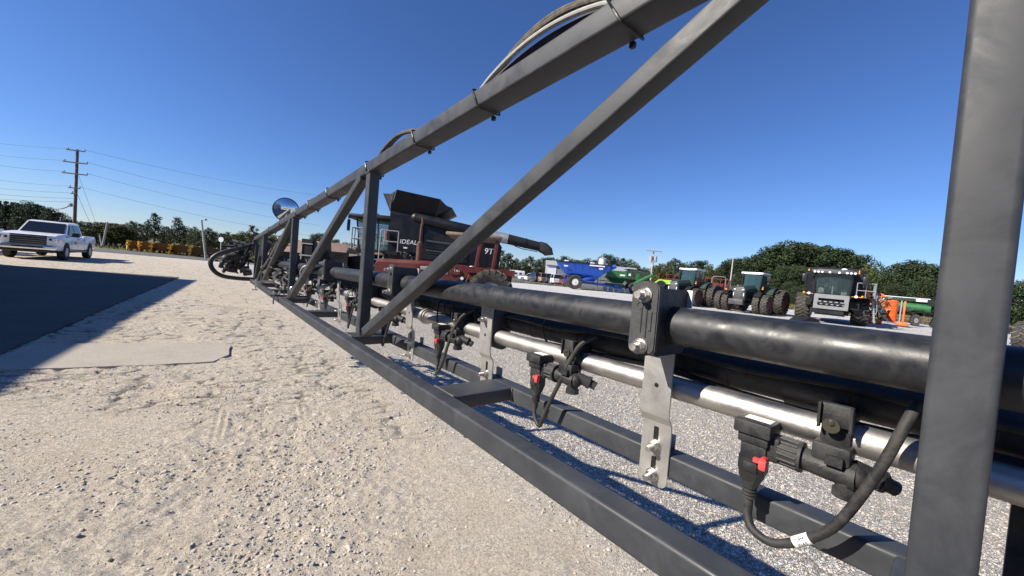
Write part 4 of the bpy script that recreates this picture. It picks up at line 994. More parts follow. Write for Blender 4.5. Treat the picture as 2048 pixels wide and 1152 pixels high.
# header adapter gear in front of the first combine
ha = thing('header_adapter', 'black header frame standing ahead of the combine at left, behind the boom posts', 'header adapter', (-9.6, 19.3, 0), .05)
mb = MB(); mb.box((.55, -.9, 1.25), (1.9, .12, .95)); mb.box((.3, .1, .9), (.2, 2.1, .3)); mb.box((.6, 1.1, .9), (2.2, .1, .5)); mb.prism([(.42, -.96, 1.7), (.66, -.96, 1.7), (.60, -.96, 2.42), (.48, -.96, 2.45), (.42, -.96, 2.1)], (0, .12, 0)); part('frame', mb, 'mblack', ha)
mb = MB(); mb.box((-.35, -1.0, 1.55), (.5, .4, 1.3)); mb.box((-.1, -1.0, 1.5), (.16, .3, 1.2)); part('tower', mb, 'mdark', ha)
mb = MB(); mb.box((-.35, -1.22, 1.98), (.56, .03, .05)); mb.box((-.35, -1.22, 1.42), (.62, .03, .06)); mb.box((-.58, -1.22, 1.6), (.05, .03, .8)); mb.box((.02, -1.2, 1.25), (.07, .03, .6)); part('strap', mb, 'alu', ha)
mb = MB(); mb.cyl((.7, -1.0, .95), (1.6, -1.0, .95), .12, n=12); mb.box((.5, -.95, .45), (2.4, .3, .5)); mb.box((-.9, -.9, .9), (1.2, .2, .2)); part('beam', mb, 'mdark', ha)
for k in range(5):
    mb = MB(); mb.tube([(.3 + .3 * k, -1.1, 1.0), (.35 + .3 * k, -1.2, 1.15 + .05 * (k % 2)), (.5 + .3 * k, -1.15, .85)], .03, 6, 3); part('hydraulic_hose', mb, 'alu' if k == 3 else 'rub', ha)

# ---------------- old red tractor between the boom and the first combine
rt = thing('red_tractor', 'old faded red tractor with a rusty exhaust stack, square roll bar and canopy', 'tractor', (-2.4, 14.3, 0), pi + .05)
mb = MB(); mb.loft([[(x, y, z) for y, z in ((-.48, zb), (-.48, zt - .12), (-.36, zt), (.36, zt), (.48, zt - .12), (.48, zb))] for x, zb, zt in ((2.62, .75, 1.50), (2.55, .75, 1.60), (.6, .75, 1.68))]); mb.box((1.6, 0, .7), (2.2, .5, .5)); mb.box((-.6, 0, .85), (2.4, .6, .6)); part('hood', mb, 'redold', rt)
mb = MB(); mb.prism([(.6, -.6, .7), (.6, -.6, 1.66), (-2.1, -.6, 1.62), (-2.35, -.6, 1.42), (-2.3, -.6, .9)], (0, 1.2, 0)); part('body', mb, 'redold', rt)
for s in (-1, 1):
    mb = MB(); mb.box((-1.45, s * .85, 1.58), (1.9, .55, .06)); mb.box((-1.45, s * 1.1, 1.5), (1.9, .04, .2)); part('fender', mb, 'redold', rt)
    mb = MB(); mb.beam((-1.0, s * .66, 1.58), (-1.12, s * .66, 2.68), .10, .13, (0, 1, 0), .015); mb.beam((-1.62, s * .66, 1.58), (-1.70, s * .66, 2.62), .10, .13, (0, 1, 0), .015); part('roll_bar', mb, 'redold', rt)
mb = MB(); mb.bbox((-.85, 0, 2.72), (2.0, 1.6, .12), .04); mb.box((-.9, 0, 2.63), (1.8, 1.4, .06)); part('canopy', mb, 'canvas', rt)
mb = MB(); mb.cyl((1.12, .28, 1.62), (1.12, .28, 2.30), .11, n=18); mb.cyl((1.12, .28, 2.28), (1.12, .28, 2.36), .11, .05, n=18); mb.tube([(1.12, .28, 2.34), (1.11, .28, 2.9), (1.08, .28, 3.05), (1.10, .28, 3.22)], .045, 12, 4); part('exhaust_stack', mb, 'rust', rt)
mb = MB(); mb.bbox((-.55, .62, 1.12), (.34, .18, .16), .03); part('step_box', mb, 'mdark', rt); mb = MB(); mb.cyl((-.55, .72, 1.16), (-.55, .76, 1.16), .06, n=12); part('headlight', mb, 'lampw', rt)
mb = MB(); mb.beam((.62, .615, 1.42), (1.0, .50, 1.40), .01, .13, (0, 1, 0), .003); mb.box((.33, .605, 1.32), (.7, .012, .14)); part('name_plate', mb, 'mgrey', rt)
text_part('1.85', .13, 'lampw', rt, (-.33, .612, 1.42), (radians(90), 0, pi), .003)
mb = MB(); mb.tube([(.0, .66, 1.35), (-.1, .72, 1.5), (-.25, .7, 1.58), (-.1, .68, 1.66)], .025, 6, 4); mb.tube([(-.72, .75, 1.55), (-.9, .78, 1.62), (-1.05, .72, 1.52)], .03, 6, 4); part('hydraulic_hose', mb, 'alu', rt)
mb = MB(); mb.tube([(-.9, .68, 1.62), (-.62, .74, .8)], .025, 6); part('grab_rail', mb, 'rust', rt)
mb = MB(); mb.tube([(-2.3, .25, 1.62), (-2.3, .25, 1.78)], .03, 6); mb.tube([(-2.3, .25 , 1.84 ), (-2.24, .25, 1.92), (-2.3, .25, 2.0), (-2.36, .25, 1.92), (-2.3, .25, 1.84)], .03, 6, 4); part('lifting_eye', mb, 'trim', rt)
rtt = tyre_mesh(.80, .5, .36, 20, .05); rtr = rim_mesh(.36, .42, 'mgrey'); rtf = tyre_mesh(.52, .3, .25, 16, .03); rtfr = rim_mesh(.25, .26, 'mgrey')
for s in (-1, 1): add_wheel(rt, rtt, rtr, (-1.6, s * 1.08, .80), s < 0); add_wheel(rt, rtf, rtfr, (1.9, s * .85, .52), s < 0)

# ---------------- second combine facing the camera
c2 = combine('black combine harvester facing the camera with a grey open front plate, ladder and railing', (23.5, 28.0, 0), atan2(-.76, -.65), False, True)
rp = thing('wheel_ramp', 'flat black wedge lying on the gravel before the front combine', 'ramp', (19.9, 25.6, 0), .2)
mb = MB(); mb.prism([(-.8, -.5, 0), (.75, -.5, 0), (.3, -.5, .30), (-.3, -.5, .34)], (0, 1.0, 0)); part('wedge', mb, 'mdark', rp); mb = MB(); mb.box((0, -.51, .03), (1.3, .02, .05)); part('edge_strip', mb, 'mgrey', rp)

# ---------------- green tractors on red-rimmed duals
tf = tyre_mesh(.78, .44, .40, 20, .045); tfr = rim_mesh(.40, .38, 'redrim'); tb = tyre_mesh(1.03, .56, .54, 22, .05); tbr = rim_mesh(.54, .48, 'redrim')
def tractor(label, loc, rz, outer=True):
    t = thing('green_tractor', label, 'tractor', loc, rz, 'green tractors on dual wheels')
    mb = MB()
    mb.loft([[(x, y, z) for y, z in ((-w, zb), (-w, zt - .22), (-w * .62, zt), (w * .62, zt), (w, zt - .22), (w, zb))] for x, zb, zt, w in ((.92, 1.0, 1.78, .36), (.86, .95, 1.98, .44), (.3, .95, 2.12, .48), (-1.15, .95, 2.22, .50))]); ho = part('hood', mb, 'tgreen', t)
    mb = MB(); mb.loft([[(x, y, z) for y, z in ((-w, zb), (-w, zt), (w, zt), (w, zb))] for x, zb, zt, w in ((.975, 1.02, 1.70, .30), (.91, .98, 1.84, .40))]); 
    for k in range(5): mb.box((.965, 0, 1.15 + .12 * k), (.05, .62, .03))
    part('grille', mb, 'mgrey2', ho)
    for s in (-1, 1):
        mb = MB(); mb.bbox((.95, s * .30, 1.78), (.08, .16, .07), .02); part('headlight', mb, 'lampw', ho)
        mb = MB(); mb.bbox((.93, s * .36, 1.40), (.08, .07, .25), .02); part('side_lamp', mb, 'lampw', ho)
        mb = MB(); mb.box((-.1, s * .475, 1.42), (1.4, .03, .5)); part('side_grille', mb, 'mdark', ho)
    mb = MB(); mb.bbox((1.22, 0, .82), (.42, 1.05, .42), .05); mb.box((.9, 0, .85), (.5, .5, .3)); part('front_weight', mb, 'mgrey2', t)
    mb = MB(); mb.box((-1.2, 0, .95), (3.6, .6, .5)); mb.cyl((0, -1.5, .78), (0, 1.5, .78), .13, n=12); mb.cyl((-2.95, -1.6, 1.03), (-2.95, 1.6, 1.03), .16, n=12); mb.box((-1.6, .72, 1.15), (1.1, .5, .7)); mb.box((-1.6, -.72, 1.15), (1.1, .5, .7)); part('chassis', mb, 'mdark', t)
    mb = MB()
    for s in (-1, 1):
        mb.beam((-1.2, s * .66, 1.75), (-1.35, s * .74, 3.12), .06, .06, (0, 1, 0), .015); mb.beam((-2.05, s * .80, 1.6), (-2.1, s * .80, 3.12), .05, .05, (0, 1, 0), .015); mb.beam((-2.95, s * .74, 1.9), (-2.85, s * .74, 3.1), .07, .07, (0, 1, 0), .015)
        mb.beam((-1.2, s * .66, 1.75), (-2.95, s * .78, 1.75), .05, .08, (0, 1, 0), .015)
    mb.box((-2.1, 0, 1.62), (1.8, 1.5, .25)); cb = part('cab', mb, 'mdark', t)
    mb = MB(); mb.loft([[(-1.20, -.62, 1.85), (-1.12, 0, 1.85), (-1.20, .62, 1.85)], [(-1.33, -.70, 3.08), (-1.25, 0, 3.08), (-1.33, .70, 3.08)]], cap=False, close=False); part('windscreen', mb, 'glasstr', cb)
    for s in (-1, 1): mb = MB(); mb.add([(-1.25, s * .68, 1.8), (-2.9, s * .76, 1.8), (-2.85, s * .76, 3.08), (-1.36, s * .75, 3.08)], [(0, 1, 2, 3)]); part('side_window', mb, 'glasstr', cb)
    mb = MB(); mb.add([(-2.95, -.7, 1.9), (-2.95, .7, 1.9), (-2.86, .72, 3.08), (-2.86, -.72, 3.08)], [(0, 1, 2, 3)]); part('rear_window', mb, 'glasstr', cb)
    mb = MB(); mb.bbox((-2.1, 0, 3.20), (1.75, 1.62, .17), .06); mb.box((-1.25, 0, 3.16), (.1, 1.3, .08)); rf = part('roof', mb, 'wpaint', cb)
    mb = MB(); mb.bbox((-2.3, 0, 2.1), (.5, .5, .15), .04); mb.bbox((-2.52, 0, 2.5), (.13, .46, .7), .05); mb.tube([(-1.62, .17 * cos(a), 2.38 + .14 * sin(a)) for a in np.linspace(0, 2 * pi, 13)], .018, 6); part('seat', mb, 'mdark', cb)
    for y in (-.62, -.42, .42, .62): mb = MB(); mb.cyl((-1.20, y, 3.17), (-1.16, y, 3.17), .05, n=10); part('work_light', mb, 'lampw', rf)
    for s in (-1, 1):
        mb = MB(); mb.tube([(-1.3, s * .74, 3.05), (-1.15, s * 1.15, 3.08), (-1.12, s * 1.3, 3.0)], .02, 6, 3); mb.tube([(-1.3, s * .74, 2.3), (-1.12, s * 1.3, 2.35), (-1.12, s * 1.3, 2.5)], .015, 6, 3); mb.bbox((-1.12, s * 1.30, 2.75), (.07, .22, .48), .03); part('mirror', mb, 'mdark', t)
        mb = MB(); mb.cyl((-1.15, s * .92, 1.98), (-1.11, s * .92, 1.98), .06, n=10); mb.cyl((-1.15, s * .92, 2.12), (-1.12, s * .92, 2.12), .04, n=8); part('indicator', mb, 'amber', t)
        # rear fender arc
        fm = MB(); ring0 = []; ring1 = []
        P = [( -2.95 + 1.16 * cos(a), 1.03 + 1.16 * sin(a)) for a in np.linspace(radians(30), radians(150), 12)]
        Q = [( -2.95 + 1.12 * cos(a), 1.03 + 1.12 * sin(a)) for a in np.linspace(radians(30), radians(150), 12)]
        fm.loft([[(p[0], s * .80, p[1]), (p[0], s * 1.38, p[1] - .02), (q[0], s * 1.38, q[1] - .02), (q[0], s * .80, q[1])] for p, q in zip(P, Q)]); part('fender', fm, 'tgreen', t)
        ff = MB(); P = [(.0 + .90 * cos(a), .78 + .90 * sin(a)) for a in np.linspace(radians(40), radians(150), 9)]; Q = [(.0 + .87 * cos(a), .78 + .87 * sin(a)) for a in np.linspace(radians(40), radians(150), 9)]
        ff.loft([[(p[0], s * .95, p[1]), (p[0], s * 1.4, p[1]), (q[0], s * 1.4, q[1]), (q[0], s * .95, q[1])] for p, q in zip(P, Q)]); part('front_fender', ff, 'mdark', t)
        add_wheel(t, tf, tfr, (0, s * 1.12, .78), s < 0); add_wheel(t, tf, tfr, (0, s * 1.68, .78), s < 0)
        add_wheel(t, tb, tbr, (-2.95, s * 1.10, 1.03), s < 0); add_wheel(t, tb, tbr, (-2.95, s * 1.78, 1.03), s < 0)
        st = MB()
        for k in range(3): st.box((-1.55, s * (1.05 - .02 * k), .55 + .3 * k), (.5, .25, .03))
        for x in (-1.8, -1.3): st.box((x, s * 1.05, .85), (.03, .2, .75))
        part('step', st, 'mdark', t)
    mb = MB(); mb.cyl((-1.15, -.62, 1.8), (-1.15, -.62, 2.9), .07, n=12); mb.tube([(-1.15, -.62, 2.9), (-1.2, -.62, 3.15)], .05, 10); part('exhaust_stack', mb, 'mdark', t)
    return t
hz = atan2(-.62, -.78)
t2 = tractor('green tractor on red rimmed dual wheels with grey front weight, nearest the front combine', (18.35, 30.2, 0), hz)
t1 = dup(t2, (14.55, 33.4, 0), hz - .02, 'green tractor on dual wheels, left of the other and partly behind the grey clamp')
# narrow dark tractor between them
dt = thing('loader_tractor', 'small open dark tractor with roll bar parked between the two green tractors', 'tractor', (19.6, 36.4, 0), atan2(-.9, -.5))
mb = MB(); mb.bbox((.1, 0, 1.35), (1.5, .6, .7), .1); mb.box((-.9, 0, 1.0), (1.6, .7, .5)); mb.bbox((-1.35, 0, 1.6), (.5, .5, .5), .08); part('body', mb, 'mdark', dt)
mb = MB(); mb.tube([(-1.5, -.62, 1.2), (-1.5, -.6, 2.75), (-1.5, -.45, 2.9), (-1.5, .45, 2.9), (-1.5, .6, 2.75), (-1.5, .62, 1.2)], .045, 8); part('roll_bar', mb, 'mgrey', dt)
for y in (-.25, .25): mb = MB(); mb.box((.8, y, 1.62), (.06, .12, .08)); part('headlight', mb, 'lampw', dt)
mb = MB(); mb.cyl((.6, -.65, 1.6), (.64, -.65, 1.6), .12, n=10); part('work_light', mb, 'lampw', dt)
mb = MB(); mb.cyl((.5, .7, 1.75), (.54, .7, 1.75), .08, n=10); part('indicator', mb, 'amber', dt)
mb = MB(); mb.box((-.2, -1.6, 1.75), (.12, 3.0, .12)); mb.box((.1, -.9, 1.3), (.3, .15, .9)); part('loader_frame', mb, 'mdark', dt)
for s in (-1, 1): add_wheel(dt, rtt, rtr, (-1.3, s * .85, .80), s < 0); add_wheel(dt, rtf, rtfr, (.5, s * .75, .52), s < 0)

# ---------------- blue grain cart
bc = thing('grain_cart', 'blue grain cart with white wheel rim on the gravel left of the green one', 'grain cart', (7.6, 49.8, 0), -.05)
mb = MB(); mb.loft([[(x0, -w, z), (x1, -w, z), (x1, w, z), (x0, w, z)] for x0, x1, w, z in ((.2, 2.9, .5, 1.15), (-1.0, 3.6, 1.5, 2.0), (-1.9, 4.6, 1.75, 3.05), (-1.95, 4.65, 1.8, 3.3))]); hop = part('hopper', mb, 'blue', bc)
mb = MB(); mb.box((1.35, 0, 3.36), (6.7, 3.7, .14)); part('tarp', mb, 'mdark', hop)
mb = MB()
for x in (-1.0, 0, 1.0, 2.0, 3.0, 4.0): mb.beam((x, -1.83, 3.25), (x * .85 + .3, -1.47, 2.0), .06, .05, (1, 0, 0), .01)
mb.beam((-1.2, -1.56, 2.05), (3.7, -1.56, 2.0), .06, .08, (0, 1, 0), .01); part('rib', mb, 'blue', hop)
for x in (-1.0, 3.4): mb = MB(); mb.box((x, -1.86, 2.85), (.5, .02, .18)); part('label_sticker', mb, 'white', hop)
mb = MB(); mb.box((2.9, -1.86, 3.18), (1.9, .02, .16)); part('reflective_stripe', mb, 'lampw', hop)
mb = MB(); mb.beam((1.0, -1.2, 1.0), (3.9, -1.2, 2.5), .4, .42, (0, 1, 0), .1); mb.cyl((3.7, -1.3, 2.4), (5.3, -1.3, 3.35), .25, n=16); part('auger_tube', mb, 'blue', bc)
mb = MB(); mb.beam((-1.0, 0, 1.05), (4.6, 0, .85), .3, .3, (0, 1, 0), .03); mb.beam((2.8, -.8, 1.0), (6.6, 0, .55), .16, .22, (0, 1, 0), .02); mb.beam((2.8, .8, 1.0), (6.6, 0, .55), .16, .22, (0, 1, 0), .02); mb.box((5.9, 0, .75), (.5, .4, .5)); mb.box((5.0, -.3, .45), (.12, .12, .9)); part('drawbar', mb, 'blue', bc)
gct = tyre_mesh(.92, .75, .45, 20, .05); gcr = rim_mesh(.45, .66, 'whiterim', .5)
for s in (-1, 1): add_wheel(bc, gct, gcr, (.35, s * 1.45, .92), s < 0)
# ---------------- green cart / drill behind it
gc = thing('seed_cart', 'green seed cart with folded auger standing right of the blue grain cart', 'seed cart', (13.9, 52.6, 0), -.12)
mb = MB(); mb.loft([[(x0, -w, z), (x1, -w, z), (x1, w, z), (x0, w, z)] for x0, x1, w, z in ((-.2, 1.1, .6, 1.2), (-1.3, 1.6, 1.3, 2.0), (-1.0, 1.5, 1.3, 2.9))]); part('hopper', mb, 'grnlit', gc)
mb = MB(); mb.loft([[(x0, -w, z), (x1, -w, z), (x1, w, z), (x0, w, z)] for x0, x1, w, z in ((2.2, 3.2, .6, 1.0), (1.6, 4.4, 1.5, 1.9), (1.6, 4.5, 1.5, 3.0), (2.0, 4.3, 1.4, 3.2))]); part('hopper', mb, 'grndk', gc)
mb = MB(); mb.box((2.9, 0, 3.24), (2.8, 2.9, .08)); part('tarp', mb, 'mdark', gc)
mb = MB(); mb.cyl((2.6, -1.7, 1.45), (4.7, -1.7, 2.75), .22, n=14); mb.beam((2.4, -1.6, 1.2), (2.7, -1.6, 1.5), .3, .3, (0, 1, 0), .02); part('auger_tube', mb, 'grnlit', gc)
mb = MB(); mb.box((1.0, 0, .85), (6.8, .4, .3)); mb.box((0, -1.0, .9), (2.6, .3, .5)); mb.beam((4.0, 0, .8), (6.4, 0, .45), .2, .25, (0, 1, 0), .02); mb.box((-.7, -1.32, 1.4), (2.8, .1, .1)); part('frame', mb, 'grnlit', gc)
mb = MB(); mb.box((2.85, -1.54, 2.3), (.5, .02, .9)); part('badge', mb, 'grnlit', gc); mb = MB(); mb.box((.9, -1.32, 2.35), (.7, .02, .22)); mb.box((1.8, -1.54, 2.5), (.3, .02, .3)); part('label_sticker', mb, 'white', gc)
mb = MB()
for k in range(7): mb.cyl((-1.2 + .75 * k, -1.4, .35), (-1.2 + .75 * k, -1.3, .35), .33, n=16)
part('disc_row', mb, 'alu', gc)
for s in (-1, 1): add_wheel(gc, rtt, rtr, (2.6, s * 1.2, .8), s < 0)
# red drawbar jack and hydraulics
rj = thing('hose_support', 'small bright red hitch part between the green cart and the lime machine', 'hitch', (18.4, 51.6, 0), 0)
mb = MB(); mb.prism([(-.3, 0, .5), (.2, 0, .5), (.35, 0, 1.1), (.25, 0, 2.0), (-.1, 0, 2.15), (-.2, 0, 1.5), (-.45, 0, 1.1)], (0, .25, 0)); part('bracket', mb, 'redp', rj); mb = MB(); mb.cyl((0, .1, 0), (0, .1, .6), .06, n=8); part('stand', mb, 'mdark', rj)
# ---------------- lime machine
lm_ = thing('lime_spreader', 'lime yellow spreader with round drum opening left of the green tractors', 'spreader', (19.6, 48.8, 0), -.35)
mb = MB(); mb.prism([(-1.3, -.9, .75), (-1.5, -.9, 1.7), (-.9, -.9, 2.25), (2.9, -.9, 2.2), (3.1, -.9, 1.0), (2.2, -.9, .7)], (0, 1.8, 0)); part('body', mb, 'lime', lm_)
mb = MB(); mb.cyl((-.6, -.93, 1.45), (-.6, -.91, 1.45), .55, n=24); mb.box((.75, -.92, 1.55), (.12, .03, 1.3)); mb.box((1.7, -.92, 1.6), (.1, .03, 1.2), ry=-.2); mb.box((.5, 0, 2.27), (3.4, 1.7, .08)); part('opening', mb, 'mdark', lm_)
mb = MB(); mb.tube([(-.6 + .62 * cos(a), -.95, 1.45 + .62 * sin(a)) for a in np.linspace(0, 2 * pi, 25)], .06, 8); part('ring', mb, 'grnlit', lm_)
for s in (-1, 1): add_wheel(lm_, rtf, rtfr, (1.6, s * .9, .52), s < 0)
mb = MB(); mb.box((0, 0, .5), (.2, .2, 1.0)); part('stand', mb, 'mdark', lm_)
# ---------------- red folded tillage tool beyond
tl = thing('tillage_tool', 'long dark red folded tillage tool beyond the lime spreader and first green tractor', 'tillage tool', (27.5, 60, 0), -.3)
mb = MB()
for z in (1.6, 2.6, 3.3): mb.beam((-4.5, -.5, z), (5.5, -.5, z - .1), .12, .12, (0, 1, 0), .01)
for x in np.arange(-4.4, 5.6, 1.1): mb.beam((x, -.5, .6), (x + .15, -.5, 3.35), .1, .1, (0, 1, 0), .01)
mb.box((.5, 0, 1.2), (10, .3, .3)); mb.box((.5, 0, 2.1), (10, .12, .9)); part('frame', mb, 'redp', tl)
mb = MB()
for x in np.arange(-4.2, 5.4, .45): mb.cyl((x, -.8, .5), (x + .03, -.75, .5), .36, n=12); mb.box((x, -.5, 1.1), (.05, .05, 1.0))
part('disc_gang', mb, 'mdark', tl)
mb = MB(); mb.box((3.8, -.6, 2.0), (1.0, .1, 1.3)); part('panel', mb, 'redp', tl)
# ---------------- orange implement with coloured tines, and green auger behind combine
og = thing('rotary_harrow', 'bright orange slatted roller implement right of the front combine', 'harrow', (30.6, 31.0, 0), -.75)
mb = MB(); r0 = [(.56 + (0.05 if k % 2 else 0)) for k in range(40)]
mb.lathe([(.001, 0)] + [((.27 if k % 2 else .33), .05 * k) for k in range(36)] + [(.001, 1.78)], (0.3, 0, .30), 'Z', 20); part('slatted_drum', mb, 'orange', og, angle=20)
mb = MB(); mb.bbox((.98, 0, 1.2), (.12, .3, 1.7), .03); mb.bbox((.95, 0, .22), (.75, .5, .26), .1); mb.cyl((-1.3, -.3, .22), (-.2, -.3, .22), .2, n=14); part('frame', mb, 'orange', og)
mb = MB(); mb.box((.78, -.05, 1.25), (.07, .2, 1.7)); part('post', mb, 'alu', og)
q = random.Random(5)
for nm, mm_, n_ in (('fitting_cluster', 'orange', 34), ('bracket_cluster', 'mdark', 34), ('coupling_cluster', 'grnlit', 26), ('tine_cluster', 'canvas', 40), ('clip_cluster', 'lampw', 22)):
    mb = MB()
    for k in range(n_):
        c_ = Vector((q.uniform(-1.5, .15), q.uniform(-.5, .3), q.uniform(.3, 2.45))); d_ = Vector((q.uniform(-1, 1), q.uniform(-1, 1), q.uniform(-1, 1))) * .16
        mb.tube([c_ - d_, c_ + Vector((0, 0, .05)), c_ + d_], q.uniform(.03, .075), 6, 2)
    part(nm, mb, mm_, og)
ga = thing('green_auger', 'horizontal dark green auger tube on wheels at the right behind the orange harrow', 'auger', (35.4, 34.6, 0), -.72, None, (.62, 1, 1))
mb = MB(); mb.cyl((-2.4, 0, 1.75), (2.9, 0, 1.62), .38, n=24); part('tube', mb, 'grnlit', ga)
mb = MB(); mb.bbox((.1, 0, 2.32), (5.3, .7, .34), .05); part('hood', mb, 'grndk', ga); mb = MB(); mb.box((.1, -.36, 2.48), (5.3, .02, .05)); mb.box((1.9, -.37, 2.3), (1.1, .02, .2)); part('stripe', mb, 'lampw', ga)
mb = MB(); mb.hexa([(-2.4, -.4, .9), (.6, -.4, 1.35), (.6, .4, 1.35), (-2.4, .4, .9), (-2.4, -.4, 1.7), (2.4, -.4, 1.5), (2.4, .4, 1.5), (-2.4, .4, 1.7)]); part('trough', mb, 'grndk', ga)
mb = MB(); mb.tube([(2.5, 0, 2.0), (3.4, 0, 1.9), (3.6, 0, 1.2), (3.2, 0, .1)], .28, 10, 4); mb.tube([(1.2, 0, 1.4), (1.4, 0, .9), (1.1, 0, .2)], .22, 10, 4); mb.box((3.1, 0, 2.2), (1.0, .6, .6)); part('support_arm', mb, 'mdark', ga)
mb = MB(); mb.tube([(4.6, 0, 2.9), (4.5, 0, 1.9), (4.55, 0, 1.5), (5.1, 0, .8)], .05, 6); part('marker_arm', mb, 'redp', ga)
add_wheel(ga, rtf, rtfr, (1.6, -.5, .52), True); add_wheel(ga, rtf, rtfr, (1.6, .5, .52), False)

# ---------------- pickups
def pickup(label, loc, rz):
    p = thing('pickup_truck', label, 'pickup truck', loc, rz, 'white pickups by the road')
    W = .98
    def sec(x, zb, zt, w, wt): return [(x, -wt, zt), (x, -w, zt - .14), (x, -w, zb + .06), (x, -w * .96, zb), (x, w * .96, zb), (x, w, zb + .06), (x, w, zt - .14), (x, wt, zt)]
    mb = MB(); mb.loft([sec(2.86, .58, 1.08, .84, .80), sec(2.80, .50, 1.20, .93, .84), sec(2.55, .48, 1.26, .98, .86), sec(1.45, .48, 1.33, .99, .87), sec(1.25, .48, 1.20, .99, .93), sec(-1.0, .48, 1.20, .99, .93), sec(-1.05, .48, 1.28, .99, .93), sec(-2.9, .55, 1.28, .97, .92), sec(-2.98, .6, 1.26, .95, .90)])
    body = part('body', mb, 'wpaint', p)
    # wheel arches as dark recess rings
    for s in (-1, 1):
        for x in (1.85, -1.83):
            mb = MB(); pts = [(x + .47 * cos(a), .45 + .47 * sin(a)) for a in np.linspace(-.1, pi + .1, 14)]
            mb.prism([(a, s * .985, b_) for a, b_ in pts], (0, s * .008, 0)); part('wheel_arch', mb, 'tyre_clean', body)
    mb = MB()
    def cs(x, z, w): return [(x, -w, z), (x, w, z)]
    A = [(1.42, -.84, 1.22), (1.42, .84, 1.22), (-.98, .88, 1.22), (-.98, -.88, 1.22)]; Bq = [(.62, -.70, 1.90), (.62, .70, 1.90), (-.80, .72, 1.92), (-.80, -.72, 1.92)]
    mb.loft([A, Bq]); mb.loft([Bq, [(.45, -.60, 1.95), (.45, .60, 1.95), (-.68, .62, 1.97), (-.68, -.62, 1.97)]]); cab = part('cab', mb, 'wpaint', p)
    def lerp(a, b_, t): return tuple(a[i] + (b_[i] - a[i]) * t for i in range(3))
    def quad(name, p0, p1, p2, p3, off, m_, par):
        mb = MB(); n_ = (Vector(p1) - Vector(p0)).cross(Vector(p3) - Vector(p0)).normalized()
        mb.prism([Vector(q_) + n_ * .002 for q_ in (p0, p1, p2, p3)], n_ * off); return part(name, mb, m_, par)
    quad('windscreen', (1.385, -.76, 1.27), (1.385, .76, 1.27), (.68, .64, 1.865), (.68, -.64, 1.865), .012, 'glassdk', cab)
    for s in (-1, 1):
        def sp(x, z): # point on cab side
            t = (z - 1.22) / .69; return (x, s * (.875 - .155 * t), z)
        for xa, xb, xc, xd in ((1.12, .28, .28, .62), (.20, -.78, -.66, .20)):
            pp = [sp(xa, 1.28), sp(xb, 1.28), sp(xc, 1.82), sp(xd, 1.82)]
            if s > 0: pp = pp[::-1]
            mb = MB(); mb.prism([Vector(q_) + Vector((0, s * .006, .003)) for q_ in pp], Vector((0, s * .01, .002))); part('side_window', mb, 'glassdk', cab)
        mb = MB(); mb.bbox((1.02, s * 1.10, 1.32), (.12, .28, .22), .04); mb.box((1.05, s * .97, 1.24), (.06, .12, .05)); part('mirror', mb, 'trim', p)
        for x in (.15, -.78): mb = MB(); mb.bbox((x, s * 1.0, 1.08), (.2, .03, .04), .01); part('door_handle', mb, 'trim', body)
        for x in (1.15, .24, -.9): mb = MB(); mb.box((x, s * .991, .84), (.012, .004, .62)); part('door_seam', mb, 'trim', body)
        mb = MB(); mb.box((.1, s * .96, .42), (2.6, .12, .07)); part('running_board', mb, 'trim', p)
        mb = MB(); mb.bbox((2.74, s * .76, 1.02), (.22, .30, .24), .04); hl = part('headlight', mb, 'chrome', body)
        mb = MB(); mb.box((2.86, s * .70, 1.02), (.02, .10, .10)); part('lamp_lens', mb, 'trim', hl)
        mb = MB(); mb.box((2.70, s * .93, 1.0), (.16, .03, .16)); part('indicator', mb, 'amber', hl)
        mb = MB(); mb.bbox((2.93, s * .66, .66), (.08, .30, .10), .02); part('fog_light_recess', mb, 'trim', p)
    lg = MB(); lg.box((.62, .9965, .92), (.28, .004, .07)); lg.box((.60, .9965, .84), (.2, .004, .04)); part('door_decal', lg, 'redp', body)
    mb = MB(); mb.bbox((2.86, 0, .96), (.06, 1.16, .46), .03); gr = part('grille', mb, 'trim', p)
    mb = MB()
    for z in (.82, .92, 1.02, 1.12): mb.bbox((2.895, 0, z), (.03, 1.12, .028), .008)
    part('grille_bar', mb, 'mgrey', gr)
    mb = MB(); mb.sphere((2.91, 0, .98), .1, 14, (.15, 1.1, .45)); part('badge', mb, 'navy', gr)
    mb = MB(); mb.bbox((2.90, 0, .60), (.16, 1.86, .20), .04); part('bumper', mb, 'chrome', p)
    mb = MB(); mb.bbox((2.94, 0, .62), (.12, 1.0, .09), .02); mb.bbox((2.84, 0, .44), (.2, 1.7, .14), .04); part('lower_intake', mb, 'trim', p)
    mb = MB(); mb.box((-1.95, 0, 1.20), (1.75, 1.62, .05)); mb.box((0, 0, .45), (5.2, 1.4, .2)); part('bed_floor', mb, 'trim', p)
    for s in (-1, 1):
        for x in (1.85, -1.83): w = link('wheel', pickup.t, p, (x, s * .875, .40), (0, 0, 0 if s > 0 else pi)); link('rim', pickup.r, w)
    return p
pickup.t = tyre_mesh(.40, .28, .24, smooth=True, lug=.01, mname='tyre_clean')
_m = MB(); _m.lathe([(.245, .13), (.20, .13), (.19, .08), (.001, .07)], n=28)
for i in range(6):
    a = 2 * pi * i / 6; _m.beam((.04 * cos(a), .10, .04 * sin(a)), (.225 * cos(a), .12, .225 * sin(a)), .05, .03, (-sin(a), 0, cos(a)), .006)
pickup.r = _m.mesh('rim', 'alu')
pk = pickup('white crew cab pickup with dark grille parked on the yard at left', (-25.05, 20.6, 0), atan2(-.81, .58))
pk2 = dup(pk, (-28.95, 19.3, 0), atan2(-.81, .58), 'second white pickup cut off by the left edge of the photo')

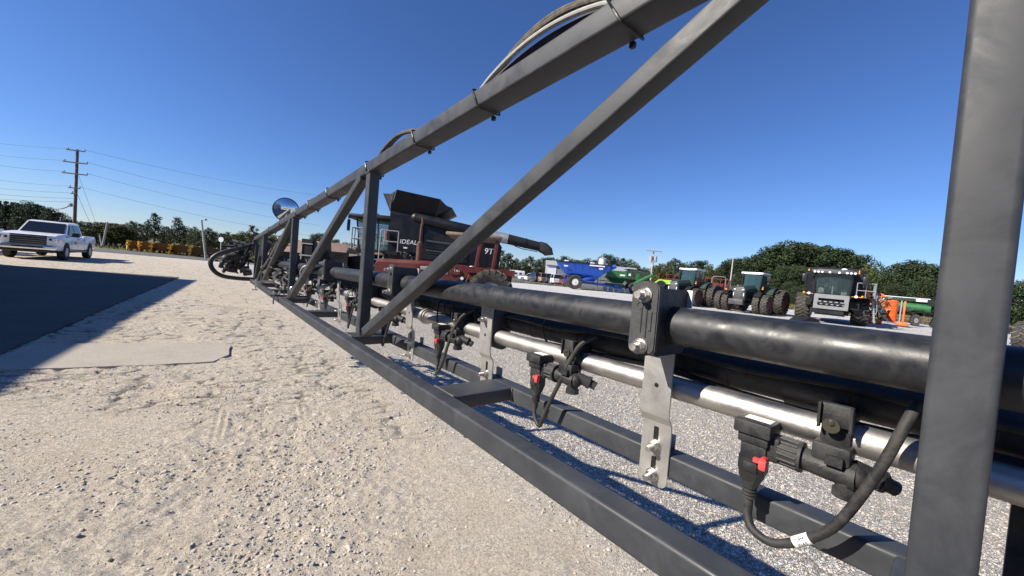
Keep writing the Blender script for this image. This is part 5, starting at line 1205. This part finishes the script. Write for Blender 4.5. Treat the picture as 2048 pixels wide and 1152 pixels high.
# ---------------- parked cars by the grey shed
def car(label, loc, rz, paint, kind='sedan'):
    c = thing('parked_car', label, 'car', loc, rz, 'cars parked by the grey shed')
    h = 1.45 if kind == 'sedan' else 1.7
    def sec(x, zb, zt, w): return [(x, -w * .9, zt), (x, -w, zt - .12), (x, -w, zb), (x, w, zb), (x, w, zt - .12), (x, w * .9, zt)]
    mb = MB(); z1 = .82 if kind == 'sedan' else .98
    mb.loft([sec(2.25, .35, z1 - .25, .7), sec(2.1, .28, z1 - .12, .85), sec(1.0, .25, z1, .9), sec(-1.4, .25, z1 + .02, .9), sec(-2.1, .28, z1 - .02, .86), sec(-2.25, .35, z1 - .1, .75)]); b_ = part('body', mb, paint, c)
    xr = -1.0 if kind == 'sedan' else -1.9
    mb = MB(); mb.loft([[(1.0, -.80, z1), (1.0, .80, z1), (xr - .5 if kind == 'sedan' else xr - .2, .8, z1), (xr - .5 if kind == 'sedan' else xr - .2, -.8, z1)], [(.25, -.64, h - .06), (.25, .64, h - .06), (xr, .64, h - .06), (xr, -.64, h - .06)]]); part('window_band', mb, 'glassdk', c)
    mb = MB(); mb.bbox(((.25 + xr) / 2, 0, h - .03), (.25 - xr + .06, 1.32, .07), .03)
    for s in (-1, 1):
        mb.beam((1.0, s * .79, z1), (.25, s * .65, h - .05), .05, .05, (0, 1, 0), .01); mb.beam((-.35, s * .79, z1), (-.35, s * .66, h - .05), .05, .05, (0, 1, 0), .01); mb.beam((xr - .4 if kind == 'sedan' else xr - .2, s * .79, z1), (xr, s * .65, h - .05), .08, .06, (0, 1, 0), .01)
    part('roof', mb, paint, c)
    for s in (-1, 1):
        mb = MB(); mb.bbox((2.12, s * .62, z1 - .22), (.2, .3, .12), .03); part('headlight', mb, 'lampw', b_)
        mb = MB(); mb.bbox((-2.2, s * .68, z1 - .15), (.1, .25, .14), .02); part('tail_light', mb, 'redp', b_)
        for x in (1.35, -1.35): w = link('wheel', car.t, c, (x, s * .80, .33), (0, 0, 0 if s > 0 else pi)); link('rim', car.r, w)
    return c
car.t = tyre_mesh(.33, .22, .2, smooth=True, lug=.01, mname='tyre_clean'); _m = MB(); _m.lathe([(.205, .10), (.17, .10), (.15, .06), (.001, .06)], n=20); car.r = _m.mesh('rim', 'alu')
for lab, px, Y, rz, pt, kd in (('white sedan leftmost in the row by the grey shed', 1060, 71, 2.9, 'wpaint', 'sedan'), ('dark blue car right of the white sedan by the grey shed', 1069, 69, 1.9, 'navy', 'suv'), ('tan car with open tailgate in the middle of the row', 1080, 68, 1.9, 'tan', 'suv'), ('black car before the left corner of the grey shed', 1091, 67.5, 1.9, 'navy', 'suv'), ('white car in front of the grey shed wall', 1108, 66, 1.75, 'wpaint', 'suv'), ('maroon car beside the grain cart wheel', 1131, 63, 1.7, 'maroon', 'suv')):
    P = at(px, 565, Y); car(lab, (P.x, P.y, -.012), rz, pt, kd)

# ---------------- row of yellow box scrapers across the road
def scraper():
    s = thing('box_scraper', 'yellow box scraper in the row across the road', 'scraper', (0, 0, 0), 0, 'yellow box scrapers across the road')
    mb = MB(); mb.prism([(-2.6, .0, .35), (2.6, .0, .35), (2.6, .35, .30), (2.6, .5, 1.35), (-2.6, .5, 1.35)][:1] + [(2.6, 0, .35), (2.6, 0, 1.35), (-2.6, 0, 1.35)], (0, .12, 0)); mb.box((0, .9, .4), (5.2, 1.4, .1)); mb.box((0, .06, 1.4), (5.3, .2, .1)); part('bowl', mb, 'yellowshade', s)
    for x in (-2.65, 2.65):
        mb = MB(); mb.prism([(x - .05, -.4, .2), (x - .05, 1.6, .2), (x - .05, 1.5, 1.0), (x - .05, .2, 1.5), (x - .05, -.4, 1.3)], (.12, 0, 0)); mb.box((x, -.55, .9), (.45, .25, .25)); mb.box((x + .1, -.5, 1.35), (.5, .3, .22)); mb.box((x, -.6, .25), (.18, .18, .5)); part('end_plate', mb, 'yellow', s)
    mb = MB(); mb.beam((0, -.1, .8), (0, -2.2, .5), .25, .25, (1, 0, 0), .02); part('drawbar', mb, 'mdark', s)
    return s
s0 = scraper()
rows = [(306, 499, 41.5), (326, 500, 42), (352, 503, 41.5), (388, 507, 41), (428, 513, 40.5)]
for i, (px, py, Y) in enumerate(rows):
    P = at(px, py, Y); o = s0 if i == 0 else dup(s0)
    o.scale = (.74, .74, .74); o.location = (P.x, P.y, -.03); o.rotation_euler = (0, 0, .42 + .08 * ((i * 7) % 3 - 1) + (.5 if i < 2 else 0)); o['label'] = ['yellow box scraper at the left end of the row, seen end on', 'yellow box scraper second from the left, turned end on', 'broad yellow box scraper in the middle of the row', 'yellow box scraper second from the right, above a pale gap', 'yellow box scraper at the right end behind the leaning post'][i]

# ------------------------------------------------------------------ buildings
M['metalwall'] = mat('corrugated_wall', (.42, .43, .44), .45, .2, .3, var=.06)
M['shedgrey'] = mat('grey_shed_wall', (.22, .23, .24), .5, .1, .3, var=.06)
M['roofbr'] = mat('brown_shingle_roof', (.22, .14, .11), .9, 0, .4, (.3, .22, .18), 1, var=.15, vscale=3)
M['darkwin'] = mat('dark_opening', (.015, .017, .02), .2)
M['cream'] = mat('cream_wall', (.55, .50, .40), .8)
M['pole'] = mat('weathered_pole', (.11, .085, .065), .9, 0, .5, (.2, .17, .14), 2, var=.25, vscale=3)
M['polelight'] = mat('pale_pole', (.42, .40, .36), .8, 0, .4)
M['insul'] = mat('insulator', (.35, .36, .38), .3)
M['wire'] = mat('power_wire', (.05, .05, .055), .6)
# the dealer's barn beside the camera, outside the frame, whose shadow falls on the slab
def barn():
    b_ = thing('equipment_barn', 'tall metal equipment barn beside the yard whose shadow covers the slab at left', 'barn', (0, 0, 0))
    az = SUN_TRAVEL; sh = 1 / tan(SUN_EL)
    d = Vector((.563, -.826, 0)); H_ = 6.0
    off = Vector((az.x, az.y, 0)) * ((H_ - .22) * sh)
    tip = Vector((-13.16, 15.63, 0))
    near = tip - off
    ew = Vector((-.981, -.195, 0)); p = [near, near + d * 34, near + d * 34 + ew * 22, near + ew * 22]
    mb = MB(); mb.prism(p, (0, 0, H_ - .25)); w = part('wall', mb, 'metalwall', b_)
    ctr = sum(p, Vector()) / 4
    e = [ctr + (q_ - ctr) * 1.0 for q_ in p]
    mb = MB(); n_ = Vector((-.826, -.563, 0)); rid0 = (e[0] + e[3]) / 2 + Vector((0, 0, H_ + .5)); rid1 = (e[1] + e[2]) / 2 + Vector((0, 0, H_ + .5))
    Z = Vector((0, 0, H_ - .1)); Z2 = Vector((0, 0, H_ - .25))
    mb.add([e[0] + Z, e[1] + Z, rid1, rid0, e[3] + Z, e[2] + Z, e[0] + Z2, e[1] + Z2, e[2] + Z2, e[3] + Z2], [(0, 1, 2, 3), (3, 2, 5, 4), (0, 3, 4, 9, 6), (1, 7, 8, 5, 2), (0, 6, 7, 1), (4, 5, 8, 9), (6, 9, 8, 7)])
    part('roof', mb, 'metalwall', b_)
    for k in range(4):
        q_ = near + d * (4 + 7.5 * k) + Vector((.826, .563, 0)) * .03; mb = MB(); mb.prism([q_, q_ + d * 4.5, q_ + d * 4.5 + Vector((0, 0, 4.3)), q_ + Vector((0, 0, 4.3))], Vector((.826, .563, 0)) * .04); part('door', mb, 'shedgrey', b_)
barn()
def house():
    P = at(655, 525, 58); b_ = thing('brown_roofed_building', 'low building with brown hipped roof seen between the boom posts', 'building', (P.x, P.y, 0), .35)
    mb = MB(); mb.box((0, 0, .55), (13, 8, 1.9)); mb.box((8, 2, .6), (8, 7, 1.8)); part('wall', mb, 'darkwin', b_)
    mb = MB(); mb.loft([[(-7.3, -4.8, 1.35), (7.3, -4.8, 1.35), (7.3, 4.8, 1.35), (-7.3, 4.8, 1.35)], [(-3.2, -.4, 3.3), (2.5, -.4, 3.3), (2.5, .4, 3.3), (-3.2, .4, 3.3)]]); mb.loft([[(5, -2.8, 1.3), (13, -2.8, 1.3), (13, 6, 1.3), (5, 6, 1.3)], [(6, 1.3, 2.5), (11, 1.3, 2.5), (11, 1.9, 2.5), (6, 1.9, 2.5)]]); part('roof', mb, 'roofbr', b_)
    mb = MB(); mb.box((8, -1.6, .5), (8, .2, .9)); part('porch', mb, 'cream', b_)
    for x in (-4, -1, 2, 6, 9): mb = MB(); mb.box((x, -4.03 if x < 5 else -1.72, .8), (1.4, .05, .7)); part('window', mb, 'lampw' if x > 5 else 'darkwin', b_)
house()
def shed():
    P = at(1092, 560, 76); b_ = thing('grey_metal_shed', 'grey metal shed with white end wall behind the parked cars', 'shed', (P.x, P.y, -.02), -.06)
    mb = MB(); mb.box((9, 4, 1.7), (18, 9, 3.4))
    for x in np.arange(.4, 18, .6): mb.box((x, -.515, 1.7), (.06, .03, 3.4))
    part('wall', mb, 'shedgrey', b_)
    mb = MB(); mb.prism([(-.06, -.6, 0), (-.06, 8.6, 0), (-.06, 8.6, 3.5), (-.06, 4, 4.3), (-.06, -.6, 3.5)], (-.1, 0, 0)); mb.box((.9, -.56, 1.65), (1.8, .1, 3.3)); part('end_wall', mb, 'wpaint', b_)
    mb = MB(); mb.prism([(-.3, -.9, 3.4), (-.3, 4, 4.35), (-.3, 8.9, 3.4), (-.3, 8.9, 3.52), (-.3, 4, 4.5), (-.3, -.9, 3.52)], (18.6, 0, 0)); part('roof', mb, 'metalwall', b_)
    mb = MB(); mb.box((3.6, -.58, 1.4), (2.8, .06, 2.8)); mb.box((8.5, -.58, 1.4), (3, .06, 2.8)); part('door', mb, 'shedgrey', b_)
shed()
P = at(1033, 556, 84); rv = thing('white_camper', 'white camper trailer standing far off left of the grey shed', 'camper', (P.x, P.y, 0), .1, None, (.45, .6, .62))
mb = MB(); mb.bbox((0, 0, 1.7), (7.5, 2.4, 2.3), .3); part('body', mb, 'wpaint', rv); mb = MB()
for x in (-2.4, -.6, 1.6): mb.box((x, -1.22, 1.8), (1.1, .04, .7))
part('window', mb, 'navy', rv)
for x in (-.8, .4):
    w = link('wheel', car.t, rv, (x, -1.15, .33), (0, 0, pi)); link('rim', car.r, w)
mb = MB(); mb.beam((3.7, 0, .5), (5, 0, .5), .12, .12, (0, 1, 0)); part('drawbar', mb, 'trim', rv)
P = at(1203, 540, 95); so = thing('white_silo', 'tall white cylindrical silo rising behind the blue grain cart', 'silo', (P.x, P.y, 0))
mb = MB(); mb.cyl((0, 0, 0), (0, 0, 6.6), .88, n=32)
for z in (1, 2, 3, 4, 5, 6): mb.cyl((0, 0, z), (0, 0, z + .06), .90, n=32)
part('shell', mb, 'wpaint', so); mb = MB(); mb.cyl((0, 0, 6.6), (0, 0, 6.9), .93, .2, n=32); mb.cyl((0, 0, 6.9), (0, 0, 7.05), .2, n=12); part('cap', mb, 'metalwall', so)
for i, (px, py) in enumerate(((1133, 524), (1185, 529))):
    P = at(px, py, 88); vt = thing('roof_vent', ['white roof vent on the left, peeping over the blue cart', 'white roof vent on the right, next to the silo'][i], 'vent', (P.x, P.y, 0)); mb = MB(); mb.cyl((0, 0, 0), (0, 0, P.z), .12, n=8); part('stack', mb, 'metalwall', vt); mb = MB(); mb.bbox((0, 0, P.z + .1), (1.0, .6, .7), .1); part('cowl', mb, 'wpaint', vt)

# ------------------------------------------------------------------ poles and wires
def upole(name, label, px, py_top, Y, r, mname, arms=(), lean=(0, 0), insul=True):
    P = at(px, py_top, Y); b_ = thing(name, label, 'utility pole', (P.x - lean[0], P.y - lean[1], 0), 0, None)
    mb = MB(); mb.cyl((0, 0, -.1), (lean[0], lean[1], P.z), r, r * .72, n=14); part('shaft', mb, mname, b_)
    for z, L, rzz, ins in arms:
        mb = MB(); R_ = Matrix.Rotation(rzz, 3, 'Z'); f = z / P.z; c_ = Vector((lean[0] * f, lean[1] * f, z))
        mb.box(c_ + Vector((0, -r * 1.2, 0)), (L, .1, .12), R=R_); a_ = part('crossarm', mb, mname, b_)
        for q_ in ins:
            mb = MB(); e = c_ + R_ @ Vector((q_ * L / 2, -.1, 0)); mb.cyl(e, e + Vector((0, 0, .2)), .05, .04, n=8); mb.sphere(e + Vector((0, 0, .22)), .07, 8); part('insulator', mb, 'insul', a_)
    return b_, P
pl1, PT = upole('utility_pole', 'tall dark wooden power pole with three pairs of arms behind the pickup', 155, 299, 45, .17, 'pole', ((10.85, 1.8, .15, (-.95, .95)), (9.45, 2.4, .15, (-.95, .95)), (8.15, 2.5, .15, (-.95, .95)), (6.5, 1.1, .15, (-.9, .9)), (5.85, .6, .1, (-.8,))))
mb = MB(); mb.bbox((-.35, -.2, 4.5), (.3, .3, .4), .05); part('junction_box', mb, 'insul', pl1)
mb = MB(); mb.tube([(-.35, -.2, 4.4), (-1.5, 0, 4.0), (-2.6, .1, 3.85)], .05, 6, 4); part('service_cable', mb, 'wire', pl1)
def wires(name, label, ends, r, sag, parent=None):
    mb = MB()
    for a, b_ in ends:
        a = Vector(a); b_ = Vector(b_); mb.tube([a.lerp(b_, t) - Vector((0, 0, sag * 4 * t * (1 - t))) for t in np.linspace(0, 1, 14)], r, 4)
    return mb
for i, (zz, xo, yl, yr) in enumerate(((11.05, .85, 270, 395), (9.65, 1.13, 293, 430), (8.35, 1.18, 310, 455), (6.7, .5, 342, 478))):
    for s in (-1, 1):
        a = Vector((PT.x + s * xo, PT.y, zz))
        b_ = at(-220 if s < 0 else 640, (yl - 22) if s < 0 else yr - 4, 40 if s < 0 else 62)
        mb = MB(); mb.tube([a.lerp(b_, t) - Vector((0, 0, .5 * 4 * t * (1 - t))) for t in np.linspace(0, 1, 14)], .011, 4)
        o = part('power_line', mb, 'wire', None); tag(o, '%s wire running %s from the tall wooden pole' % (['topmost', 'second', 'third', 'lowest'][i], 'left' if s < 0 else 'right'), 'power line', 'power lines'); 
for i, z in enumerate((5.95, 5.3, 4.9)):
    b_ = at(-200, 352 + 13 * i, 40); a = Vector((PT.x, PT.y, z)); mb = MB(); mb.tube([a.lerp(b_, t) - Vector((0, 0, .3 * 4 * t * (1 - t))) for t in np.linspace(0, 1, 12)], .012, 4)
    o = part('power_line', mb, 'wire', None); tag(o, ['upper', 'middle', 'lowest'][i] + ' telephone cable leaving the tall pole to the left', 'cable', 'telephone cables')
for i, (zz, px) in enumerate(((8.4, 208), (6.0, 200))):
    b_ = at(px, 498, 46); b_.z = 0; mb = MB(); mb.tube([Vector((PT.x + .1, PT.y, zz)), b_], .015, 4); o = part('guy_wire', mb, 'wire', None); tag(o, ['long', 'short'][i] + ' guy wire slanting down from the tall wooden pole', 'guy wire', 'guy wires')
for lab, px0, py0, px1, py1, Y, r in (('thin grey leaning stub pole behind the pickup', 215, 444, 205, 488, 42, .10), ('slanting pale stay post leaning against the stub pole', 199, 470, 204, 488, 42, .06), ('leaning grey post with a small lamp by the scrapers', 403, 440, 412, 518, 36.5, .10), ('short grey post behind the bumper loop', 443, 474, 441, 522, 37, .08)):
    a = at(px0, py0, Y); b_ = at(px1, py1, Y); po = thing('leaning_post', lab, 'post', (b_.x, b_.y, 0)); mb = MB(); mb.cyl((0, 0, -.05), (a.x - b_.x, a.y - b_.y, a.z), r, r * .8, n=10); part('shaft', mb, 'polelight', po)
    if 'lamp' in lab: mb = MB(); mb.tube([(a.x - b_.x, 0, a.z - .1), (a.x - b_.x + .35, 0, a.z + .1)], .03, 5); mb.sphere((a.x - b_.x + .4, 0, a.z + .08), .12, 8); part('lamp', mb, 'insul', po)
    if 'short' in lab: mb = MB(); mb.cyl((.0, -.1, a.z - .25), (0, -.06, a.z - .25), .25, n=14); part('sign_disc', mb, 'lampw', po)
plr, PR = upole('utility_pole', 'pale power pole with transformer and crossarm behind the grain carts', 1308, 499, 60, .13, 'polelight', ((6.7, 2.6, .1, (-.95, -.3, .3, .95)),))
for s in (-1, 1): mb = MB(); mb.cyl((s * .35, -.1, 5.0), (s * .35, -.1, 5.9), .25, n=14); part('transformer', mb, 'insul', plr)
mb = MB(); mb.cyl((0, -.25, 4.3), (0, -.25, 5.2), .12, n=10); part('fuse_box', mb, 'insul', plr)
pl3, _ = upole('utility_pole', 'bare pale pole rising between the two green tractors', 1467, 512, 58, .11, 'polelight')

# ------------------------------------------------------------------ trees
def leaf_mat(name, c1, c2):
    m, nt, n, l, b = _new(name)
    tc = n.new('ShaderNodeTexCoord'); oi = n.new('ShaderNodeObjectInfo')
    nz = _noise(n, l, .9, 5, .65, tc.outputs['Object'])
    r = _ramp(n, l, nz.outputs[0], .3, c1, .72, c2)
    hs = n.new('ShaderNodeHueSaturation'); l.new(r.outputs[0], hs.inputs['Color'])
    l.new(_math(n, l, 'ADD', _math(n, l, 'MULTIPLY', oi.outputs['Random'], .5), .75), hs.inputs['Value'])
    l.new(_math(n, l, 'ADD', _math(n, l, 'MULTIPLY', oi.outputs['Random'], .05), .475), hs.inputs['Hue'])
    l.new(hs.outputs[0], b.inputs['Base Color']); b.inputs['Roughness'].default_value = .6; b.inputs['Specular IOR Level'].default_value = .2
    b.inputs['Transmission Weight'].default_value = 0
    return m
M['leaf1'] = leaf_mat('dark_oak_leaves', (.018, .031, .013), (.052, .072, .030))
M['leaf2'] = leaf_mat('yellowing_leaves', (.04, .055, .016), (.11, .115, .035))
M['bark'] = mat('bark', (.09, .075, .06), .9, var=.3)
def crown_mesh(seed, H=10., Wd=7., n=3400, low=.18, mname='leaf1', leaf=.34, shape='round'):
    r = np.random.default_rng(seed); q = random.Random(seed)
    lobes = []
    nl = 26 if shape != 'cone' else 20
    for i in range(nl):
        z = low * H + (H * (1 - low)) * (i + .5) / nl; f = (z / H - low) / (1 - low)
        if shape == 'round': wr = Wd / 2 * (sin(pi * min(.98, f * .80 + .16)) ** .65)
        elif shape == 'cone': wr = Wd / 2 * (1 - f) ** .8 * .9
        else: wr = Wd / 2 * (.75 + .25 * sin(f * 7 + seed))*(1 - f ** 4)
        a = i * 2.4 + q.uniform(-.5, .5); k = q.uniform(.25, .78)
        lr = q.uniform(.11, .19) * Wd * (.7 if f > .85 else 1)
        lobes.append((wr * k * cos(a), wr * k * sin(a), min(z, H - lr * .7), lr))
    w = np.array([l_[3] ** 2 for l_ in lobes]); w /= w.sum()
    idx = r.choice(len(lobes), n, p=w); L = np.array(lobes)[idx]
    d = r.normal(size=(n, 3)); d /= np.linalg.norm(d, axis=1)[:, None]
    rad = L[:, 3] * (1 - .5 * r.random(n) ** 2.2) * r.uniform(.85, 1.22, n)
    C = L[:, :3] + d * rad[:, None] * np.array([1, 1, .78])
    nrm = d + r.normal(size=(n, 3)) * .55; nrm /= np.linalg.norm(nrm, axis=1)[:, None]
    t = np.cross(nrm, r.normal(size=(n, 3))); t /= np.linalg.norm(t, axis=1)[:, None]; b_ = np.cross(nrm, t)
    s = leaf * r.uniform(.5, 1.25, n)[:, None]
    V = np.stack([C - t * s * .5, C - b_ * s * .32 + nrm * s * .1, C + t * s * .5, C + b_ * s * .32 + nrm * s * .1], 1).reshape(-1, 3)
    F = np.arange(4 * n).reshape(n, 4)
    return np_mesh('crown', V, F, [mname], False), lobes
def trunk_mesh(seed, lobes, H, low=.18):
    q = random.Random(seed); mb = MB(); top = Vector((q.uniform(-.3, .3), q.uniform(-.3, .3), H * .72))
    mb.tube([(0, 0, -.1), (q.uniform(-.1, .1), 0, H * .2), top * .6, top], lambda u: .26 * (1 - .75 * u), 8, 3)
    for l_ in lobes[::3]:
        z = max(H * .14, l_[2] * .55); p0 = Vector((top.x * z / top.z, top.y * z / top.z, z)); p1 = Vector(l_[:3]); mb.tube([p0, p0.lerp(p1, .5) + Vector((0, 0, .25)), p1], lambda u: .10 * (1 - .7 * u), 5, 2)
    return mb.mesh('trunk', 'bark')
KINDS = []
for i, (H_, W_, low, mn, shp, nn) in enumerate(((10, 7.5, .10, 'leaf1', 'round', 4200), (10, 6.2, .16, 'leaf1', 'round', 3600), (10, 8.6, .06, 'leaf1', 'round', 4800), (10, 7, .16, 'leaf2', 'round', 3800), (10, 4.6, .08, 'leaf1', 'cone', 3000), (10, 6, .05, 'leaf1', 'tall', 4200), (10, 5.5, .22, 'leaf1', 'round', 2600))):
    cm_, lb_ = crown_mesh(40 + i, H_, W_, nn, low, mn, .36, shp); KINDS.append((cm_, trunk_mesh(i, lb_, H_, low)))
tree_first = {}
def tree(kind, px, ytop, Y, label, group, wsc=1.):
    P = at(px, ytop, Y); s = P.z / 10.
    o = thing('tree', label, 'tree', (P.x, P.y, -.03), RNG.uniform(0, 6.28), group, (s * wsc, s * wsc, s))
    link('trunk', KINDS[kind][1], o); link('crown', KINDS[kind][0], o)
    return o
G1 = 'dense dark hedge trees at the far left behind the pickup'
for i, (px, y) in enumerate(((-60, 398), (-30, 402), (-5, 400), (12, 402), (28, 404), (42, 406), (58, 402), (74, 408), (90, 412), (104, 416), (118, 424))):
    tree([5, 0, 5, 4, 5, 2, 0, 5, 1, 0, 2][i], px, y, 62 + (i % 3) * 4, 'dense dark tree in the tall hedge behind the white pickup', G1, 1.15)
G2 = 'tree line across the road at left'
for i, (px, y, k, Y) in enumerate(((136, 438, 2, 80), (150, 440, 0, 80), (165, 442, 1, 78), (180, 444, 2, 80), (195, 446, 4, 74), (205, 450, 0, 82), (222, 452, 2, 78), (236, 451, 0, 80), (250, 452, 1, 78), (266, 442, 1, 74), (282, 447, 2, 80), (296, 448, 6, 76), (330, 452, 2, 78), (342, 457, 1, 76), (372, 452, 0, 80), (390, 453, 3, 74), (404, 460, 2, 78), (430, 462, 0, 82), (445, 466, 2, 80), (455, 463, 6, 72), (470, 468, 2, 80), (485, 462, 0, 74), (520, 466, 2, 80), (545, 470, 0, 82), (570, 470, 2, 80), (590, 478, 0, 84))):
    tree(k, px, y, Y, 'mid height dark tree in the line across the road', G2, 1.05)
tree(6, 311, 426, 68, 'tall open-crowned tree above the left yellow scrapers', None); tree(6, 356, 434, 68, 'tall tree with ragged crown above the middle yellow scrapers', None); tree(1, 419, 455, 66, 'single round tree behind the leaning lamp post', None, .8); tree(6, 506, 450, 64, 'lone sparse tree rising above the far end of the boom', None, .9)
G3 = 'trees beyond the brown roofed building'
for i, (px, y, k) in enumerate(((612, 478, 2), (630, 468, 0), (642, 466, 2), (656, 470, 1), (672, 478, 2), (690, 484, 0), (706, 486, 2), (724, 489, 1), (742, 492, 0))): tree(k, px, y, 84 + (i % 2) * 5, 'dark green tree beyond the brown roofed building', G3, 1.1)
G4 = 'distant tree line behind the grey shed and grain carts'
for i, (px, y, k, Y) in enumerate(((1004, 500, 6, 110), (1018, 506, 1, 110), (1034, 516, 3, 112), (1048, 518, 0, 116), (1062, 512, 1, 112), (1076, 518, 0, 112), (1090, 515, 2, 118), (1102, 514, 2, 118), (1116, 517, 0, 118), (1130, 512, 2, 112), (1146, 517, 0, 115), (1160, 520, 2, 115), (1176, 516, 0, 115), (1192, 520, 2, 115), (1216, 508, 2, 112), (1232, 514, 0, 112), (1248, 516, 6, 110), (1262, 518, 3, 110), (1276, 530, 1, 112), (1290, 534, 0, 112), (1022, 530, 2, 120), (1056, 530, 2, 124), (1086, 532, 2, 124), (1118, 532, 2, 124), (1150, 534, 2, 124), (1200, 532, 2, 122), (1240, 534, 2, 122), (1270, 538, 2, 122))):
    tree(k, px, y, Y, 'distant round tree in the line beyond the grey shed', G4, 1.1)
G5 = 'autumn tinged trees behind the pale pole'
for i, (px, y, k, Y) in enumerate(((1310, 530, 0, 104), (1322, 526, 3, 100), (1338, 524, 3, 100), (1353, 517, 1, 102), (1366, 524, 3, 104), (1382, 528, 0, 104), (1396, 521, 2, 100), (1408, 521, 1, 100), (1420, 532, 3, 96), (1434, 536, 3, 98), (1446, 534, 2, 96), (1330, 542, 2, 112), (1370, 545, 2, 112), (1410, 545, 2, 112))):
    tree(k, px, y, Y, 'yellow green tree behind the pale transformer pole', G5, 1.05)
G6 = 'big dark woodland behind the green tractors'
for i, (px, y, k, Y) in enumerate(((1456, 522, 0, 92), (1470, 516, 2, 92), (1486, 517, 0, 90), (1502, 514, 2, 92), (1516, 510, 1, 90), (1530, 500, 0, 90), (1545, 494, 2, 90), (1562, 489, 0, 90), (1578, 482, 1, 88), (1594, 486, 2, 90), (1610, 484, 0, 88), (1626, 488, 1, 88), (1642, 490, 2, 90), (1658, 492, 0, 88), (1675, 498, 2, 88), (1692, 500, 1, 88), (1706, 506, 0, 88), (1720, 510, 2, 88), (1480, 545, 2, 84), (1510, 545, 2, 84), (1540, 535, 0, 84), (1570, 530, 2, 82), (1600, 530, 2, 82), (1630, 535, 0, 82), (1660, 540, 2, 82), (1700, 545, 2, 80), (1735, 528, 3, 84), (1750, 540, 3, 82), (1764, 552, 2, 84), (1740, 560, 0, 78), (1580, 562, 2, 78), (1620, 565, 2, 76), (1550, 566, 2, 78), (1595, 572, 2, 74), (1655, 568, 2, 74))):
    tree(k, px, y, Y, 'dense dark oak in the big woodland behind the tractors', G6, 1.12)
G7 = 'broad trees at the right beside the tall post'
for i, (px, y, k, Y) in enumerate(((1784, 538, 0, 76), (1800, 528, 2, 76), (1820, 520, 0, 76), (1838, 521, 2, 76), (1856, 528, 0, 74), (1876, 532, 2, 72), (1790, 565, 2, 70), (1825, 560, 2, 70), (1860, 562, 2, 68), (1900, 545, 0, 72), (1930, 552, 2, 72), (1960, 560, 0, 72), (1990, 566, 2, 70), (2015, 566, 0, 70), (2040, 560, 2, 68), (2070, 560, 0, 68), (2110, 560, 2, 66))):
    tree(k, px, y, Y, 'broad rounded dark tree at the right beyond the green auger', G7, 1.15)
# shrubs along the far verge
def bush(px, y, Y, label, sc=1.):
    P = at(px, y, Y); s = max(.3, P.z / 10.); o = thing('bush', label, 'bush', (P.x, P.y, -.03), RNG.uniform(0, 6), 'low bushes on the verge behind the pickup', (s * sc, s * sc, s)); link('stem', KINDS[3][1], o); link('foliage', KINDS[3][0], o)
for px, y in ((196, 484), (212, 480), (222, 478), (231, 484), (245, 487)): bush(px, y, 50, 'low yellow green bush on the verge behind the pickup', 2.2)
# verge grass tufts
def tufts(name, label, n, region, seed, h=.35):
    r = np.random.default_rng(seed); P = region(r, n); n = len(P)
    a = r.uniform(0, 2 * pi, n); hh = h * r.uniform(.4, 1.2, n); w = .05 + .05 * r.random(n)
    dx, dy = np.cos(a) * w, np.sin(a) * w; lx, ly = r.normal(size=n) * .1, r.normal(size=n) * .1
    z = np.full(n, -.03)
    V = np.stack([np.stack([P[:, 0] - dx, P[:, 1] - dy, z], -1), np.stack([P[:, 0] + dx, P[:, 1] + dy, z], -1), np.stack([P[:, 0] + lx, P[:, 1] + ly, z + hh], -1)], 1).reshape(-1, 3)
    o = link(name, np_mesh(name, V, np.arange(3 * n).reshape(n, 3), ['grass'], False)); tag(o, label, 'grass'); o['kind'] = 'stuff'; return o
M['grass'] = leaf_mat('dry_grass', (.06, .065, .02), (.16, .14, .05))
def reg_far(r, n):
    X = r.uniform(-60, 95, n * 3); Y = r.uniform(33, 95, n * 3)
    lot_ = np.interp(X, [-35, -22, -10, 2, 24, 37, 48, 61], [40, 43, 51, 54, 55, 46, 34, 11]); apron = (X > -9) & (X < 27) & (Y > 57) & (Y < 92)
    road_ = (X < 4) & (Y > np.interp(X, [-60, -34, -22, -10, 4], [32, 32, 34, 46, 60])) & (Y < np.interp(X, [-60, -34, -26, -18, 4], [39, 39.5, 43, 50, 68]))
    return np.stack([X, Y], -1)[(Y > lot_ + .3) & ~apron & ~road_][:n]
tufts('rough_grass', 'rough dry green grass on the verges beyond the gravel lot', 26000, reg_far, 3)
# guard rail and tyre at the right edge
gr_ = thing('rail_fence', 'low dark rail fence at the right edge beyond the tall post', 'fence', (46, 37.5, 0), -.7)
mb = MB()
for k in range(10): mb.box((-6 + 2.4 * k, 0, .4), (.14, .14, .8))
part('post', mb, 'pole', gr_)
for z in (.35, .7): mb = MB(); mb.box((4.8, -.1, z), (22, .05, .12)); part('rail', mb, 'pole', gr_)
P = at(2058, 668, 17); ld_ = thing('parked_trailer', 'dark trailer with a black tyre cut off by the right edge above the pipe', 'trailer', (P.x, P.y, 0), .3); add_wheel(ld_, combine.rt, combine.rr, (0, 0, .74))
mb = MB(); mb.box((1.6, .9, .95), (3.6, 1.2, .25)); part('bed', mb, 'mdark', ld_)
# the street-facing hill beyond the trees
hm = MB(); pts = []
for i in range(60):
    x = -900 + 1800 * i / 59; pts.append((x, 420 + 60 * sin(i * .5), 9 + 5 * sin(i * .37) + 3 * sin(i * 1.3)))
hm.loft([[(x, y - 60, -2), (x, y - 10, z * .7), (x, y + 40, z), (x, y + 300, 0)] for x, y, z in pts], cap=False, close=False)
structure('hill', hm, 'grassland')
